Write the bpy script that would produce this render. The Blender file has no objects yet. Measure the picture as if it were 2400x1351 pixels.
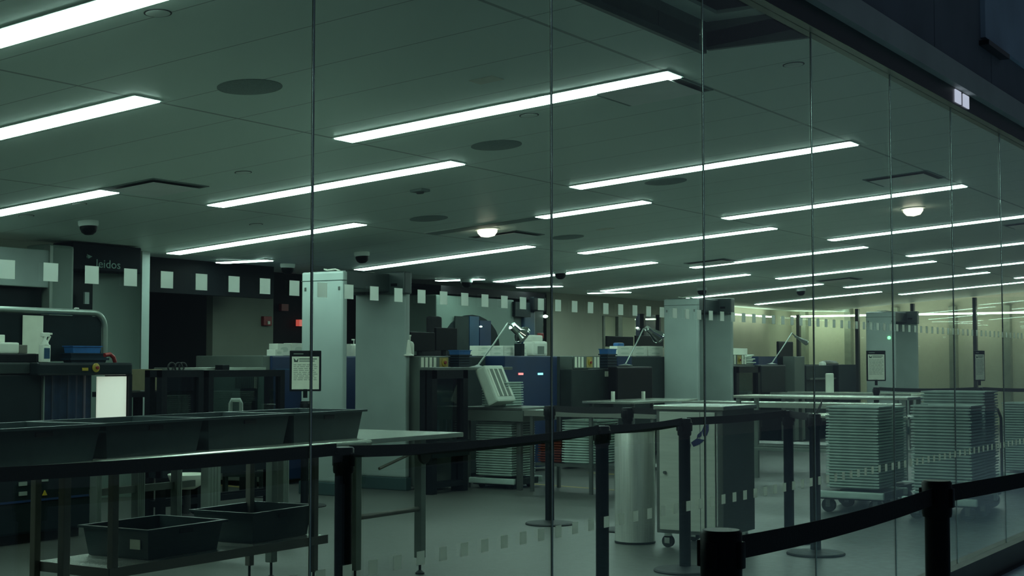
import bpy, bmesh, math, random
from mathutils import Vector, Matrix

random.seed(7)
PI = math.pi
scene = bpy.context.scene
COL = scene.collection

# ------------------------------------------------------------------ camera
FPX = 3400.0
YAW = math.radians(32.2)
PITCH = math.atan(175 / FPX)
CAM = Vector((0, 0, 1.3))
_f0 = Vector((math.cos(YAW), math.sin(YAW), 0))
_r = Vector((math.sin(YAW), -math.cos(YAW), 0))
_f = _f0 * math.cos(PITCH) + Vector((0, 0, math.sin(PITCH)))
_u = _r.cross(_f)
cam_data = bpy.data.cameras.new('camera')
cam_data.sensor_fit = 'HORIZONTAL'
cam_data.sensor_width = 36.0
cam_data.lens = 36.0 * FPX / 2400
cam_data.clip_start = 0.05
cam_data.clip_end = 300
cam = bpy.data.objects.new('camera', cam_data)
cam.matrix_world = Matrix(((_r.x, _u.x, -_f.x, CAM.x), (_r.y, _u.y, -_f.y, CAM.y), (_r.z, _u.z, -_f.z, CAM.z), (0, 0, 0, 1)))
COL.objects.link(cam)
scene.camera = cam

# ------------------------------------------------------------------ view, world
scene.view_settings.view_transform = 'Standard'
scene.view_settings.look = 'None'
scene.view_settings.gamma = 1.0
scene.view_settings.use_curve_mapping = False
scene.view_settings.exposure = 0.0
world = bpy.data.worlds.new('night_sky')
scene.world = world
world.use_nodes = True
world.node_tree.nodes['Background'].inputs[0].default_value = (0.42, 0.58, 0.75, 1)
world.node_tree.nodes['Background'].inputs[1].default_value = 0.06
LAMP = (0.74, 1.0, 0.92)      # greenish fluorescent light
LAMP_STRENGTH = 16.5

# ------------------------------------------------------------------ materials
def _bsdf(name):
    m = bpy.data.materials.new(name)
    m.use_nodes = True
    return m, m.node_tree, m.node_tree.nodes['Principled BSDF']

def pm(name, col, rough=0.5, metal=0.0, var=0.12, scale=8.0, bump=0.0, spec=0.5, stretch=None):
    """a principled material whose colour wanders a little with a noise texture"""
    if not any(w in name for w in ('vent_', 'ceiling', 'speaker', 'facade', 'fascia', 'header', 'pavement', 'chrome', 'glass_edge', 'pocket', 'table_top', 'brushed_steel', 'cabinet_steel')):
        col = tuple(c * 0.66 for c in col)
    m, nt, b = _bsdf(name)
    tc = nt.nodes.new('ShaderNodeTexCoord')
    mp = nt.nodes.new('ShaderNodeMapping')
    if stretch: mp.inputs['Scale'].default_value = stretch
    n = nt.nodes.new('ShaderNodeTexNoise')
    n.inputs['Scale'].default_value = scale
    n.inputs['Detail'].default_value = 4
    r = nt.nodes.new('ShaderNodeValToRGB')
    r.color_ramp.elements[0].position = 0.3
    r.color_ramp.elements[1].position = 0.7
    r.color_ramp.elements[0].color = tuple(c * (1 - var) for c in col) + (1,)
    r.color_ramp.elements[1].color = tuple(min(1, c * (1 + var)) for c in col) + (1,)
    nt.links.new(tc.outputs['Object'], mp.inputs['Vector'])
    nt.links.new(mp.outputs['Vector'], n.inputs['Vector'])
    nt.links.new(n.outputs['Fac'], r.inputs['Fac'])
    nt.links.new(r.outputs['Color'], b.inputs['Base Color'])
    b.inputs['Roughness'].default_value = rough
    b.inputs['Metallic'].default_value = metal
    b.inputs['Specular IOR Level'].default_value = spec
    if bump:
        bp = nt.nodes.new('ShaderNodeBump')
        bp.inputs['Strength'].default_value = bump
        bp.inputs['Distance'].default_value = 0.01
        nt.links.new(n.outputs['Fac'], bp.inputs['Height'])
        nt.links.new(bp.outputs['Normal'], b.inputs['Normal'])
    return m

def emit(name, col, strength):
    m, nt, b = _bsdf(name)
    b.inputs['Base Color'].default_value = (0.8, 0.8, 0.8, 1)
    b.inputs['Emission Color'].default_value = tuple(col) + (1,)
    b.inputs['Emission Strength'].default_value = strength
    return m

def glass(name, tint, refl=1.0, ior=1.45):
    m, nt, b = _bsdf(name)
    nt.nodes.remove(b)
    out = nt.nodes['Material Output']
    tr = nt.nodes.new('ShaderNodeBsdfTransparent'); tr.inputs[0].default_value = tuple(tint) + (1,)
    gl = nt.nodes.new('ShaderNodeBsdfGlossy'); gl.inputs[0].default_value = (refl, refl, refl, 1); gl.inputs['Roughness'].default_value = 0.0
    lw = nt.nodes.new('ShaderNodeLayerWeight'); lw.inputs[0].default_value = 0.5
    pw = nt.nodes.new('ShaderNodeMath'); pw.operation = 'POWER'; pw.inputs[1].default_value = 5.0
    fr = nt.nodes.new('ShaderNodeMath'); fr.operation = 'MULTIPLY_ADD'; fr.inputs[1].default_value = 0.96; fr.inputs[2].default_value = 0.04
    nt.links.new(lw.outputs['Facing'], pw.inputs[0]); nt.links.new(pw.outputs[0], fr.inputs[0])
    mx = nt.nodes.new('ShaderNodeMixShader')
    nt.links.new(fr.outputs[0], mx.inputs[0]); nt.links.new(tr.outputs[0], mx.inputs[1]); nt.links.new(gl.outputs[0], mx.inputs[2])
    nt.links.new(mx.outputs[0], out.inputs[0])
    return m

def vinyl():
    """frosted film that glows with the light falling on its far side"""
    m, nt, b = _bsdf('frosted_vinyl')
    out = nt.nodes['Material Output']
    n = nt.nodes.new('ShaderNodeTexNoise'); n.inputs['Scale'].default_value = 90
    r = nt.nodes.new('ShaderNodeValToRGB'); r.color_ramp.elements[0].color = (0.94, 0.97, 0.92, 1); r.color_ramp.elements[1].color = (0.98, 1.0, 0.96, 1)
    nt.links.new(n.outputs['Fac'], r.inputs['Fac'])
    nt.links.new(r.outputs[0], b.inputs['Base Color']); b.inputs['Roughness'].default_value = 0.8
    tl = nt.nodes.new('ShaderNodeBsdfTranslucent'); nt.links.new(r.outputs[0], tl.inputs[0])
    rf = nt.nodes.new('ShaderNodeBsdfRefraction'); rf.inputs['Roughness'].default_value = 0.45; rf.inputs['IOR'].default_value = 1.4
    nt.links.new(r.outputs[0], rf.inputs['Color'])
    mx = nt.nodes.new('ShaderNodeMixShader'); mx.inputs[0].default_value = 0.85
    nt.links.new(tl.outputs[0], mx.inputs[1]); nt.links.new(rf.outputs[0], mx.inputs[2])
    m2 = nt.nodes.new('ShaderNodeMixShader'); m2.inputs[0].default_value = 0.96
    nt.links.new(b.outputs[0], m2.inputs[1]); nt.links.new(mx.outputs[0], m2.inputs[2]); nt.links.new(m2.outputs[0], out.inputs[0])
    return m

def ceiling_mat():
    """painted ceiling panels with thin joints every 0.614 m one way and 2.43 m the other"""
    m, nt, b = _bsdf('ceiling_panels')
    tc = nt.nodes.new('ShaderNodeTexCoord'); sp = nt.nodes.new('ShaderNodeSeparateXYZ')
    nt.links.new(tc.outputs['Object'], sp.inputs[0])
    def line(axis, pitch, off, w):
        a = nt.nodes.new('ShaderNodeMath'); a.operation = 'SUBTRACT'; a.inputs[1].default_value = off
        d = nt.nodes.new('ShaderNodeMath'); d.operation = 'DIVIDE'; d.inputs[1].default_value = pitch
        f = nt.nodes.new('ShaderNodeMath'); f.operation = 'FRACT'
        l = nt.nodes.new('ShaderNodeMath'); l.operation = 'LESS_THAN'; l.inputs[1].default_value = w / pitch
        nt.links.new(sp.outputs[axis], a.inputs[0]); nt.links.new(a.outputs[0], d.inputs[0]); nt.links.new(d.outputs[0], f.inputs[0]); nt.links.new(f.outputs[0], l.inputs[0])
        return l
    l1 = line('X', 0.614, 0.33, 0.009); l2 = line('Y', 2.425, 1.175, 0.022)
    mxm = nt.nodes.new('ShaderNodeMath'); mxm.operation = 'MAXIMUM'
    nt.links.new(l1.outputs[0], mxm.inputs[0]); nt.links.new(l2.outputs[0], mxm.inputs[1])
    n = nt.nodes.new('ShaderNodeTexNoise'); n.inputs['Scale'].default_value = 1.3; n.inputs['Detail'].default_value = 3
    nt.links.new(tc.outputs['Object'], n.inputs['Vector'])
    r = nt.nodes.new('ShaderNodeValToRGB')
    r.color_ramp.elements[0].color = (0.74, 0.86, 0.80, 1); r.color_ramp.elements[1].color = (0.80, 0.92, 0.86, 1)
    nt.links.new(n.outputs['Fac'], r.inputs['Fac'])
    mix = nt.nodes.new('ShaderNodeMixRGB'); mix.inputs[2].default_value = (0.36, 0.42, 0.40, 1)
    nt.links.new(mxm.outputs[0], mix.inputs[0]); nt.links.new(r.outputs[0], mix.inputs[1])
    nt.links.new(mix.outputs[0], b.inputs['Base Color'])
    b.inputs['Roughness'].default_value = 0.45
    return m

M = {}
M['floor'] = pm('speckled_floor', (0.112, 0.119, 0.107), 0.42, 0, 0.22, 60, 0.05)
M['pavement'] = pm('dark_pavement', (0.36, 0.46, 0.58), 0.5, 0, 0.2, 20, 0.1)
M['ceiling'] = ceiling_mat()
M['ceil_white'] = pm('vent_white', (0.78, 0.85, 0.80), 0.5, 0, 0.05)
M['vent_plate'] = pm('vent_plate', (0.92, 0.97, 0.94), 0.35, 0, 0.1, 3)
M['ceil_dark'] = pm('ceiling_dark_gap', (0.05, 0.06, 0.06), 0.7)
M['speaker'] = pm('speaker_grille', (0.24, 0.30, 0.29), 0.7, 0, 0.2, 200)
M['lamp'] = emit('lamp_diffuser', LAMP, LAMP_STRENGTH)
M['strip_glow'] = emit('added_strip_glow', (0.88, 1.0, 0.8), LAMP_STRENGTH * 0.95)
M['strip_faint'] = emit('added_strip_faint', (0.88, 1.0, 0.8), 4.5)
M['downlight'] = emit('downlight_lens', (1.0, 0.86, 0.66), 6.0)
M['glass'] = glass('green_glass', (0.89, 0.965, 0.93))
M['glass_clear'] = glass('clear_acrylic', (0.94, 0.97, 0.95))
M['glass_smoke'] = glass('smoked_acrylic', (0.55, 0.66, 0.66))
M['glass_edge'] = pm('polished_glass_edge', (0.62, 0.76, 0.70), 0.14, 0.85, 0.1)
M['decal'] = vinyl()
M['black'] = pm('black_powder_coat', (0.010, 0.013, 0.016), 0.38, 0, 0.2, 30, spec=0.12)
M['belt'] = pm('black_webbing', (0.009, 0.012, 0.015), 0.75, 0, 0.3, 120, 0.1)
M['rubber'] = pm('black_rubber', (0.012, 0.014, 0.015), 0.6)
M['dark'] = pm('dark_machine_paint', (0.013, 0.022, 0.025), 0.35, 0, 0.2, 4, spec=0.12)
M['darkgrey'] = pm('dark_grey_panel', (0.035, 0.05, 0.048), 0.4, 0, 0.15, 5, spec=0.12)
M['navy'] = pm('navy_machine_paint', (0.006, 0.034, 0.12), 0.45, 0, 0.12, 4)
M['bluemetal'] = pm('blue_scanner_column', (0.03, 0.10, 0.20), 0.3, 0, 0.2, 3)
M['machine_grey'] = pm('grey_machine_paint', (0.15, 0.185, 0.16), 0.42, 0, 0.12, 3)
M['detector'] = pm('detector_white', (0.54, 0.64, 0.60), 0.42, 0, 0.07, 3)
M['detector_base'] = pm('detector_teal_base', (0.06, 0.12, 0.12), 0.5, 0, 0.1)
M['detector_head'] = pm('detector_head_grey', (0.045, 0.075, 0.07), 0.4, 0, 0.1)
M['steel'] = pm('brushed_steel', (0.80, 0.82, 0.75), 0.27, 0.6, 0.15, 3, 0.02, stretch=(40, 40, 1))
M['steel_dark'] = pm('dull_steel', (0.25, 0.28, 0.26), 0.4, 0.8, 0.15, 6)
M['alu'] = pm('aluminium_profile', (0.40, 0.47, 0.42), 0.38, 0.7, 0.1, 6)
M['brown_steel'] = pm('bronze_steel', (0.26, 0.25, 0.21), 0.45, 0.4, 0.1, 6)
M['chrome'] = pm('chrome', (0.75, 0.78, 0.74), 0.10, 1.0, 0.02)
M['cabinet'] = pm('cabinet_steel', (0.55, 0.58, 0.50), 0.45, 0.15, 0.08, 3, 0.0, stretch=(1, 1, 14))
M['table_top'] = pm('steel_table_top', (0.62, 0.66, 0.58), 0.22, 0.75, 0.08, 4)
M['tray'] = pm('grey_tray_plastic', (0.70, 0.88, 0.79), 0.42, 0, 0.1, 12)
M['tray_pale'] = pm('pale_tray_plastic', (0.85, 0.95, 0.80), 0.45, 0, 0.06, 10)
M['bin'] = pm('dark_bin_plastic', (0.050, 0.078, 0.080), 0.34, 0, 0.15, 10, spec=0.3)
M['red_tray'] = pm('red_tray_plastic', (0.22, 0.035, 0.018), 0.45, 0, 0.15, 10)
M['blue_bin'] = pm('blue_bin_plastic', (0.03, 0.17, 0.48), 0.35, 0, 0.15, 14)
M['blue_dark'] = pm('dark_bin_blue', (0.010, 0.028, 0.045), 0.4, 0, 0.15, 14, spec=0.25)
M['white'] = pm('white_plastic', (1.15, 1.18, 1.02), 0.45, 0, 0.05, 10)
M['paper'] = pm('paper', (1.1, 1.12, 0.92), 0.8, 0, 0.05, 14)
M['print'] = pm('grey_print', (0.28, 0.33, 0.28), 0.8)
M['print_dark'] = pm('dark_print', (0.10, 0.13, 0.12), 0.8)
M['screen'] = pm('black_screen', (0.004, 0.005, 0.006), 0.4, spec=0.1)
M['fabric'] = pm('black_fabric', (0.008, 0.009, 0.011), 0.9, 0, 0.3, 60)
M['yellow'] = pm('yellow_plate', (0.55, 0.38, 0.02), 0.45)
M['yellow_tape'] = pm('yellow_tape', (0.55, 0.42, 0.12), 0.6)
M['red'] = pm('red_plastic', (0.36, 0.02, 0.016), 0.4)
M['curtain'] = pm('blue_lead_curtain', (0.012, 0.03, 0.07), 0.3, 0, 0.3, 14)
M['blind'] = pm('beige_blind', (1.25, 1.18, 0.95), 0.85, 0, 0.05, 30)
M['beige'] = pm('beige_wall', (0.84, 0.80, 0.65), 0.8, 0, 0.05, 3)
M['door'] = pm('cream_door', (1.1, 1.05, 0.75), 0.6, 0, 0.05, 3)
M['navywall'] = pm('dark_wall', (0.010, 0.014, 0.018), 0.6, 0, 0.2, 2, spec=0.12)
M['brownwall'] = pm('dark_brown_wall', (0.018, 0.015, 0.018), 0.6, 0, 0.2, 2, spec=0.12)
M['green_wall'] = pm('grey_green_wall', (0.24, 0.27, 0.21), 0.7, 0, 0.1, 2)
M['scanner_body'] = pm('scanner_grey_green', (0.28, 0.38, 0.33), 0.5, 0, 0.06, 2)
M['scanner_dark'] = pm('scanner_black_header', (0.006, 0.010, 0.014), 0.6, spec=0.06)
M['facade'] = pm('facade_panel', (0.19, 0.22, 0.26), 0.7, 0, 0.12, 2)
M['facade_light'] = pm('facade_pale_panel', (0.42, 0.55, 0.68), 0.7, 0, 0.12, 2)
M['fascia'] = pm('fascia_grey', (0.55, 0.60, 0.56), 0.6, 0, 0.1, 2)
M['header'] = pm('header_black', (0.025, 0.03, 0.035), 0.3, 0, 0.1)
M['sill'] = pm('sill_grey_brown', (0.17, 0.17, 0.16), 0.55, 0, 0.12, 4)
M['mullion'] = pm('dark_mullion', (0.02, 0.03, 0.03), 0.4)
M['cardboard'] = pm('cardboard', (0.26, 0.23, 0.13), 0.8)
M['logo_blue'] = pm('logo_blue', (0.02, 0.03, 0.14), 0.5)
M['logo_green'] = pm('logo_pale_green', (0.30, 0.50, 0.44), 0.6)
M['led_red'] = emit('led_red', (1.0, 0.10, 0.12), 1.6)
M['led_cyan'] = emit('led_cyan', (0.25, 0.9, 1.0), 1.6)
M['led_green'] = emit('led_green', (0.2, 1.0, 0.35), 2.5)
M['exit_red'] = emit('lit_red_sign', (1.0, 0.08, 0.05), 0.55)
M['bright_panel'] = emit('curved_panel', (1.0, 0.95, 0.80), 0.45)
M['reflection_glow'] = emit('window_reflection', (0.75, 0.82, 1.0), 0.55)
M['spark'] = emit('bulb_and_glint', (0.85, 1.0, 0.9), 2.5)

# ------------------------------------------------------------------ geometry helpers
def ray(px, py):
    return _f + _r * ((px - 1200) / FPX) + _u * ((675.5 - py) / FPX)
def at_z(px, py, z):
    r = ray(px, py); return CAM + r * ((z - CAM.z) / r.z)
def at_y(px, py, y):
    r = ray(px, py); return CAM + r * (y / r.y)
def at_x(px, py, x):
    r = ray(px, py); return CAM + r * (x / r.x)
def at_d(px, d, z=0.0):
    r = ray(px, 850.5); p = CAM + r * (d / r.dot(_f)); p.z = z; return p

ROOTS = {}
class MB:
    def __init__(self): self.bm = bmesh.new()
    def _add(self, verts, faces):
        vs = [self.bm.verts.new(v) for v in verts]
        out = []
        for f in faces:
            try: out.append(self.bm.faces.new([vs[i] for i in f]))
            except ValueError: pass
        return vs, out
    def box(self, c, s, rz=0.0, bev=0.0, rx=0.0, ry=0.0, taper=1.0):
        hx, hy, hz = s[0] / 2, s[1] / 2, s[2] / 2
        R = Matrix.Rotation(rz, 3, 'Z') @ Matrix.Rotation(ry, 3, 'Y') @ Matrix.Rotation(rx, 3, 'X')
        vs = []
        for z in (-hz, hz):
            t = taper if z < 0 else 1.0
            for x, y in ((-hx, -hy), (hx, -hy), (hx, hy), (-hx, hy)):
                vs.append(R @ Vector((x * t, y * t, z)) + Vector(c))
        v, f = self._add(vs, [(3, 2, 1, 0), (4, 5, 6, 7), (0, 1, 5, 4), (1, 2, 6, 5), (2, 3, 7, 6), (3, 0, 4, 7)])
        if bev > 0:
            es = set(e for q in f for e in q.edges)
            bmesh.ops.bevel(self.bm, geom=list(es), offset=min(bev, min(s) * 0.45), segments=2, affect='EDGES', profile=0.6)
        return self
    def b2(self, x0, x1, y0, y1, z0, z1, bev=0.0):
        return self.box(((x0 + x1) / 2, (y0 + y1) / 2, (z0 + z1) / 2), (abs(x1 - x0), abs(y1 - y0), abs(z1 - z0)), bev=bev)
    def cyl(self, p0, p1, r0, r1=None, n=20, cap=True):
        r1 = r0 if r1 is None else r1
        p0, p1 = Vector(p0), Vector(p1)
        d = (p1 - p0).normalized()
        a = d.orthogonal().normalized(); b = d.cross(a)
        vs = []
        for p, r in ((p0, r0), (p1, r1)):
            for i in range(n):
                t = 2 * PI * i / n
                vs.append(p + a * (r * math.cos(t)) + b * (r * math.sin(t)))
        fs = [(i, (i + 1) % n, n + (i + 1) % n, n + i) for i in range(n)]
        if cap: fs += [tuple(reversed(range(n))), tuple(range(n, 2 * n))]
        self._add(vs, fs)
        return self
    def tube(self, pts, r, n=10):
        pts = [Vector(p) for p in pts]
        rings = []
        up = None
        for i, p in enumerate(pts):
            d = (pts[min(i + 1, len(pts) - 1)] - pts[max(i - 1, 0)]).normalized()
            if up is None: up = d.orthogonal().normalized()
            a = (up - d * up.dot(d)).normalized(); up = a; b = d.cross(a)
            rings.append([p + a * (r * math.cos(2 * PI * k / n)) + b * (r * math.sin(2 * PI * k / n)) for k in range(n)])
        vs = [v for q in rings for v in q]
        fs = []
        for i in range(len(pts) - 1):
            for k in range(n):
                fs.append((i * n + k, i * n + (k + 1) % n, (i + 1) * n + (k + 1) % n, (i + 1) * n + k))
        fs += [tuple(reversed(range(n))), tuple(range((len(pts) - 1) * n, len(pts) * n))]
        self._add(vs, fs)
        return self
    def lathe(self, prof, c=(0, 0, 0), n=28):
        c = Vector(c)
        vs = []
        for r, z in prof:
            for k in range(n):
                vs.append(c + Vector((r * math.cos(2 * PI * k / n), r * math.sin(2 * PI * k / n), z)))
        fs = []
        for i in range(len(prof) - 1):
            for k in range(n):
                fs.append((i * n + k, i * n + (k + 1) % n, (i + 1) * n + (k + 1) % n, (i + 1) * n + k))
        fs += [tuple(reversed(range(n))), tuple(range((len(prof) - 1) * n, len(prof) * n))]
        self._add(vs, fs)
        return self
    def prism(self, poly, axis, a, b):
        """extrude a 2D polygon along an axis between a and b"""
        def pt(u, v, w):
            return {'x': (w, u, v), 'y': (u, w, v), 'z': (u, v, w)}[axis]
        n = len(poly)
        vs = [pt(u, v, a) for u, v in poly] + [pt(u, v, b) for u, v in poly]
        fs = [(i, (i + 1) % n, n + (i + 1) % n, n + i) for i in range(n)] + [tuple(reversed(range(n))), tuple(range(n, 2 * n))]
        self._add(vs, fs)
        return self
    def quad(self, a, b, c, d):
        self._add([a, b, c, d], [(0, 1, 2, 3)]); return self
    def tray(self, c, lx, ly, h, rim=0.02, t=0.006, taper=0.9, lip=0.012):
        """an open box: tapered walls, an inside, and a rolled rim, base centre at c"""
        cx, cy, cz = c
        def ring(fx, fy, z):
            return [(cx - fx / 2, cy - fy / 2, z), (cx + fx / 2, cy - fy / 2, z), (cx + fx / 2, cy + fy / 2, z), (cx - fx / 2, cy + fy / 2, z)]
        ox, oy = lx - 2 * rim, ly - 2 * rim
        rs = [ring(ox * taper, oy * taper, cz), ring(ox, oy, cz + h - lip), ring(lx, ly, cz + h - lip), ring(lx, ly, cz + h),
              ring(ox - 2 * t, oy - 2 * t, cz + h), ring((ox - 2 * t) * taper, (oy - 2 * t) * taper, cz + t)]
        vs = [v for r in rs for v in r]
        fs = [(3, 2, 1, 0), (20, 21, 22, 23)]
        for i in range(5):
            for k in range(4):
                fs.append((i * 4 + k, i * 4 + (k + 1) % 4, (i + 1) * 4 + (k + 1) % 4, (i + 1) * 4 + k))
        self._add(vs, fs)
        return self
    def build(self, name, mat, parent=None, world=False, smooth=False, origin=None):
        bm = self.bm
        bmesh.ops.recalc_face_normals(bm, faces=bm.faces)
        me = bpy.data.meshes.new(name)
        o = bpy.data.objects.new(name, me)
        if parent is not None:
            o.parent = parent
            if world:
                loc, rz = ROOTS[parent.name]
                bm.transform(Matrix.Rotation(-rz, 4, 'Z') @ Matrix.Translation(-Vector(loc)))
            ROOTS[o.name] = ROOTS[parent.name]
        else:
            if origin is None:
                xs = [v.co.x for v in bm.verts]; ys = [v.co.y for v in bm.verts]; zs = [v.co.z for v in bm.verts]
                origin = Vector(((min(xs) + max(xs)) / 2, (min(ys) + max(ys)) / 2, min(zs)))
            origin = Vector(origin)
            bm.transform(Matrix.Translation(-origin))
            o.location = origin
            ROOTS[o.name] = (origin, 0.0)
        bm.to_mesh(me); bm.free()
        if smooth:
            for p in me.polygons: p.use_smooth = True
            try: me.set_sharp_from_angle(angle=math.radians(40))
            except Exception: pass
        me.materials.append(mat)
        COL.objects.link(o)
        return o

def tag(o, label, cat, group=None, kind=None):
    o['label'] = label; o['category'] = cat
    if group: o['group'] = group
    if kind: o['kind'] = kind
    return o
def thing(name, label, cat, loc=(0, 0, 0), rz=0.0, group=None):
    o = bpy.data.objects.new(name, None)
    o.empty_display_size = 0.1
    o.location = loc; o.rotation_euler = (0, 0, rz)
    COL.objects.link(o)
    ROOTS[o.name] = (Vector(loc), rz)
    return tag(o, label, cat, group)
def struct(o):
    o['kind'] = 'structure'; return o
def dup(root, loc, rz=None, label=None, group=None):
    def cp(o, parent):
        c = o.copy(); COL.objects.link(c)
        if parent is not None: c.parent = parent
        for ch in list(o.children): cp(ch, c)
        return c
    c = cp(root, None)
    c.location = loc
    ROOTS[c.name] = (Vector(loc), rz or 0.0)
    if rz is not None: c.rotation_euler = (root.rotation_euler.x, root.rotation_euler.y, rz)
    if label: c['label'] = label
    if group: c['group'] = group
    return c

# ------------------------------------------------------------------ the setting
K = -0.075                       # the ceiling falls away from the glass
ZC, YG = 3.05, 2.34
CA = math.atan(K)
def cz(y): return ZC + K * (y - YG)
Y4 = 10.78                       # ridge where the falling ceiling meets the level strip at the back
K2 = 0.03
def cz2(y): return cz(Y4) + K2 * (y - Y4)
YF = 12.2                        # far wall
XE = 30.0                        # end wall

struct(MB().b2(-2, XE + 1.5, YG - 0.02, YF + 2.6, -0.1, 0.0).build('floor', M['floor']))
struct(MB().b2(-4, 40, -6, YG - 0.1, -0.12, -0.004).build('floor_outside', M['pavement']))

def ceil_piece(mb, x0, x1, y0, y1, fz, t=0.08):
    v = []
    for dz in (0, t):
        v += [(x0, y0, fz(y0) + dz), (x1, y0, fz(y0) + dz), (x1, y1, fz(y1) + dz), (x0, y1, fz(y1) + dz)]
    mb._add(v, [(0, 1, 2, 3), (7, 6, 5, 4), (0, 4, 5, 1), (1, 5, 6, 2), (2, 6, 7, 3), (3, 7, 4, 0)])
HX0, HX1, HY0, HY1 = 2.0, 7.05, 2.60, 3.21      # light pocket beside the glass
c = MB()
ceil_piece(c, -2, XE, YG - 0.05, HY0, cz); ceil_piece(c, -2, HX0, HY0, HY1, cz); ceil_piece(c, HX1, XE, HY0, HY1, cz)
ceil_piece(c, -2, XE, HY1, Y4, cz)
ceil = struct(c.build('ceiling', M['ceiling'], origin=(0, 0, 0)))
c = MB(); ceil_piece(c, -2, XE + 1.5, Y4, YF + 2.6, cz2)
struct(c.build('ceiling_back_strip', M['ceiling'], origin=(0, 0, 0)))
p = MB()
p.b2(HX0 - 0.03, HX0, HY0, HY1, 2.97, 3.3); p.b2(HX1, HX1 + 0.03, HY0, HY1, 2.97, 3.3)
p.b2(HX0, HX1, HY0 - 0.03, HY0, 3.0, 3.3); p.b2(HX0, HX1, HY1, HY1 + 0.03, 2.95, 3.3)
p.b2(HX0 - 0.03, HX1 + 0.03, HY0 - 0.03, HY1 + 0.03, 3.3, 3.33)
struct(p.build('trim_1', pm('pocket_grey', (0.16, 0.19, 0.18), 0.6)))
p = MB(); p.b2(HX1 - 0.14, HX1, HY0, HY1, 3.12, 3.14); p.b2(HX0, HX1 - 0.14, HY1 - 0.12, HY1, 3.12, 3.14)
struct(p.build('trim_2', M['ceil_white']))

# far wall with its openings, pieces of different finish
def wallpiece(name, px0, px1, z0, z1, Y, mat, dy=0.1):
    x0 = at_y(px0, 800, Y).x; x1 = at_y(px1, 800, Y).x
    return struct(MB().b2(x0, x1, Y, Y + dy, z0, z1).build(name, mat))
wallpiece('wall_far_left', -700, 120, 0, 2.6, 12.2, M['beige'])
wallpiece('wall_far_dark', 120, 500, 0, 2.6, 13.0, M['navywall'])
wallpiece('wall_far_green', 498, 640, 0, 2.6, 12.2, M['green_wall'])
wallpiece('wall_far_brown', 640, 1030, 0, 2.6, 12.6, M['brownwall'])
wallpiece('wall_far_middle', 1000, 1300, 0, 2.6, 12.9, M['green_wall'])
wallpiece('wall_far_beige', 1293, 1399, 0, 2.6, 12.2, M['beige'])
wallpiece('trim_3', 331, 349, 0, 2.44, 10.9, M['detector'], 0.12)
x0 = at_y(349, 640, 11.6).x; x1 = at_y(642, 640, 11.6).x
struct(MB().b2(x0, x1, 11.6, 11.7, 2.06, 2.6).build('trim_4', M['navywall']))
# beige wall right of the two cream doors
xa = at_y(1399, 800, 12.2).x; xb = at_y(1412, 800, 12.2).x; xc = at_y(1492, 800, 12.2).x; xd = at_y(1549, 800, 12.2).x
w = MB(); w.b2(xa, xb, 12.2, 12.3, 0, 2.6); w.b2(xb, xc, 12.2, 12.3, 2.12, 2.6); w.b2(xc, xd, 12.2, 12.3, 2.2, 2.6); w.b2(xd, XE + 1.4, 12.2, 12.3, 0, 2.6)
struct(w.build('wall_far_right', M['beige']))
for i, (a, b) in enumerate(((1416, 1447), (1457, 1489))):
    x0 = at_y(a, 800, 12.25).x; x1 = at_y(b, 800, 12.25).x
    d = struct(MB().b2(x0, x1, 12.24, 12.29, 0.0, 2.12).build('door_%d' % (i + 1), M['door']))
    MB().b2(x0 + 0.05, x0 + 0.35, 12.20, 12.24, 1.38, 1.42).build('push_bar', M['steel_dark'], d, world=True)
    MB().b2(x0 + 0.02, x1 - 0.02, 12.23, 12.24, 1.58, 1.60).build('door_rail', M['steel_dark'], d, world=True)
f = MB(); f.b2(at_y(1447, 800, 12.2).x, at_y(1457, 800, 12.2).x, 12.18, 12.3, 0, 2.12); f.b2(xb, at_y(1416, 800, 12.2).x, 12.18, 12.3, 0, 2.12)
struct(f.build('trim_5', M['steel_dark']))
# glazed vestibule right of the doors
x0, x1 = at_y(1492, 800, 12.2).x, at_y(1549, 800, 12.2).x
struct(MB().b2(x0, x1, 13.6, 13.7, 0, 2.6).build('wall_vestibule', M['beige']))
f = MB(); f.b2(at_y(1509, 800, 12.2).x, at_y(1513, 800, 12.2).x, 12.2, 12.28, 0, 2.2); f.b2(x1 - 0.06, x1, 12.2, 12.28, 0, 2.2)
wv = struct(f.build('window_20', M['mullion']))
MB().b2(x0, x1, 12.235, 12.245, 0, 2.2).build('pane', M['glass_clear'], wv, world=True)
struct(MB().b2(-2.1, -2, YG, YF + 2.6, 0, 3.2).build('wall_left', M['beige']))

# end wall: blinds behind a glass screen with dark mullions
struct(MB().b2(XE + 1.3, XE + 1.4, YG, YF, 0, 3.1).build('wall_end', M['blind']))
g = MB(); g.b2(XE, XE + 0.012, YG + 0.05, YF, 0.02, 2.62)
we = struct(g.build('window_21', M['glass_clear']))
for px in (1872, 2010, 2140, 2286, 2430):
    yy = at_x(px, 800, XE).y
    MB().b2(XE - 0.05, XE + 0.05, yy - 0.035, yy + 0.035, 0, cz(yy) - 0.02).build('mullion', M['mullion'], we, world=True)
tr = MB()
for px in (1775, 1885, 1990, 2100, 2235, 2362):
    yy = at_x(px, 800, XE + 1.2).y
    tr.b2(XE + 1.1, XE + 1.3, yy - 0.07, yy + 0.07, 0, 2.5)
struct(tr.build('trim_6', pm('pale_posts', (0.55, 0.58, 0.46), 0.6)))
added = MB().b2(XE + 0.75, XE + 0.80, 3.0, YF - 0.2, 2.31, 2.345).build('added_strip', M['strip_glow'])  # glowing strip added to light the blinds, standing for reflections in the glass
tag(added, 'long added glowing strip, standing for reflections, above the beige blinds on the end wall', 'light')
x0 = at_y(1706, 740, 12.0).x
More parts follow.
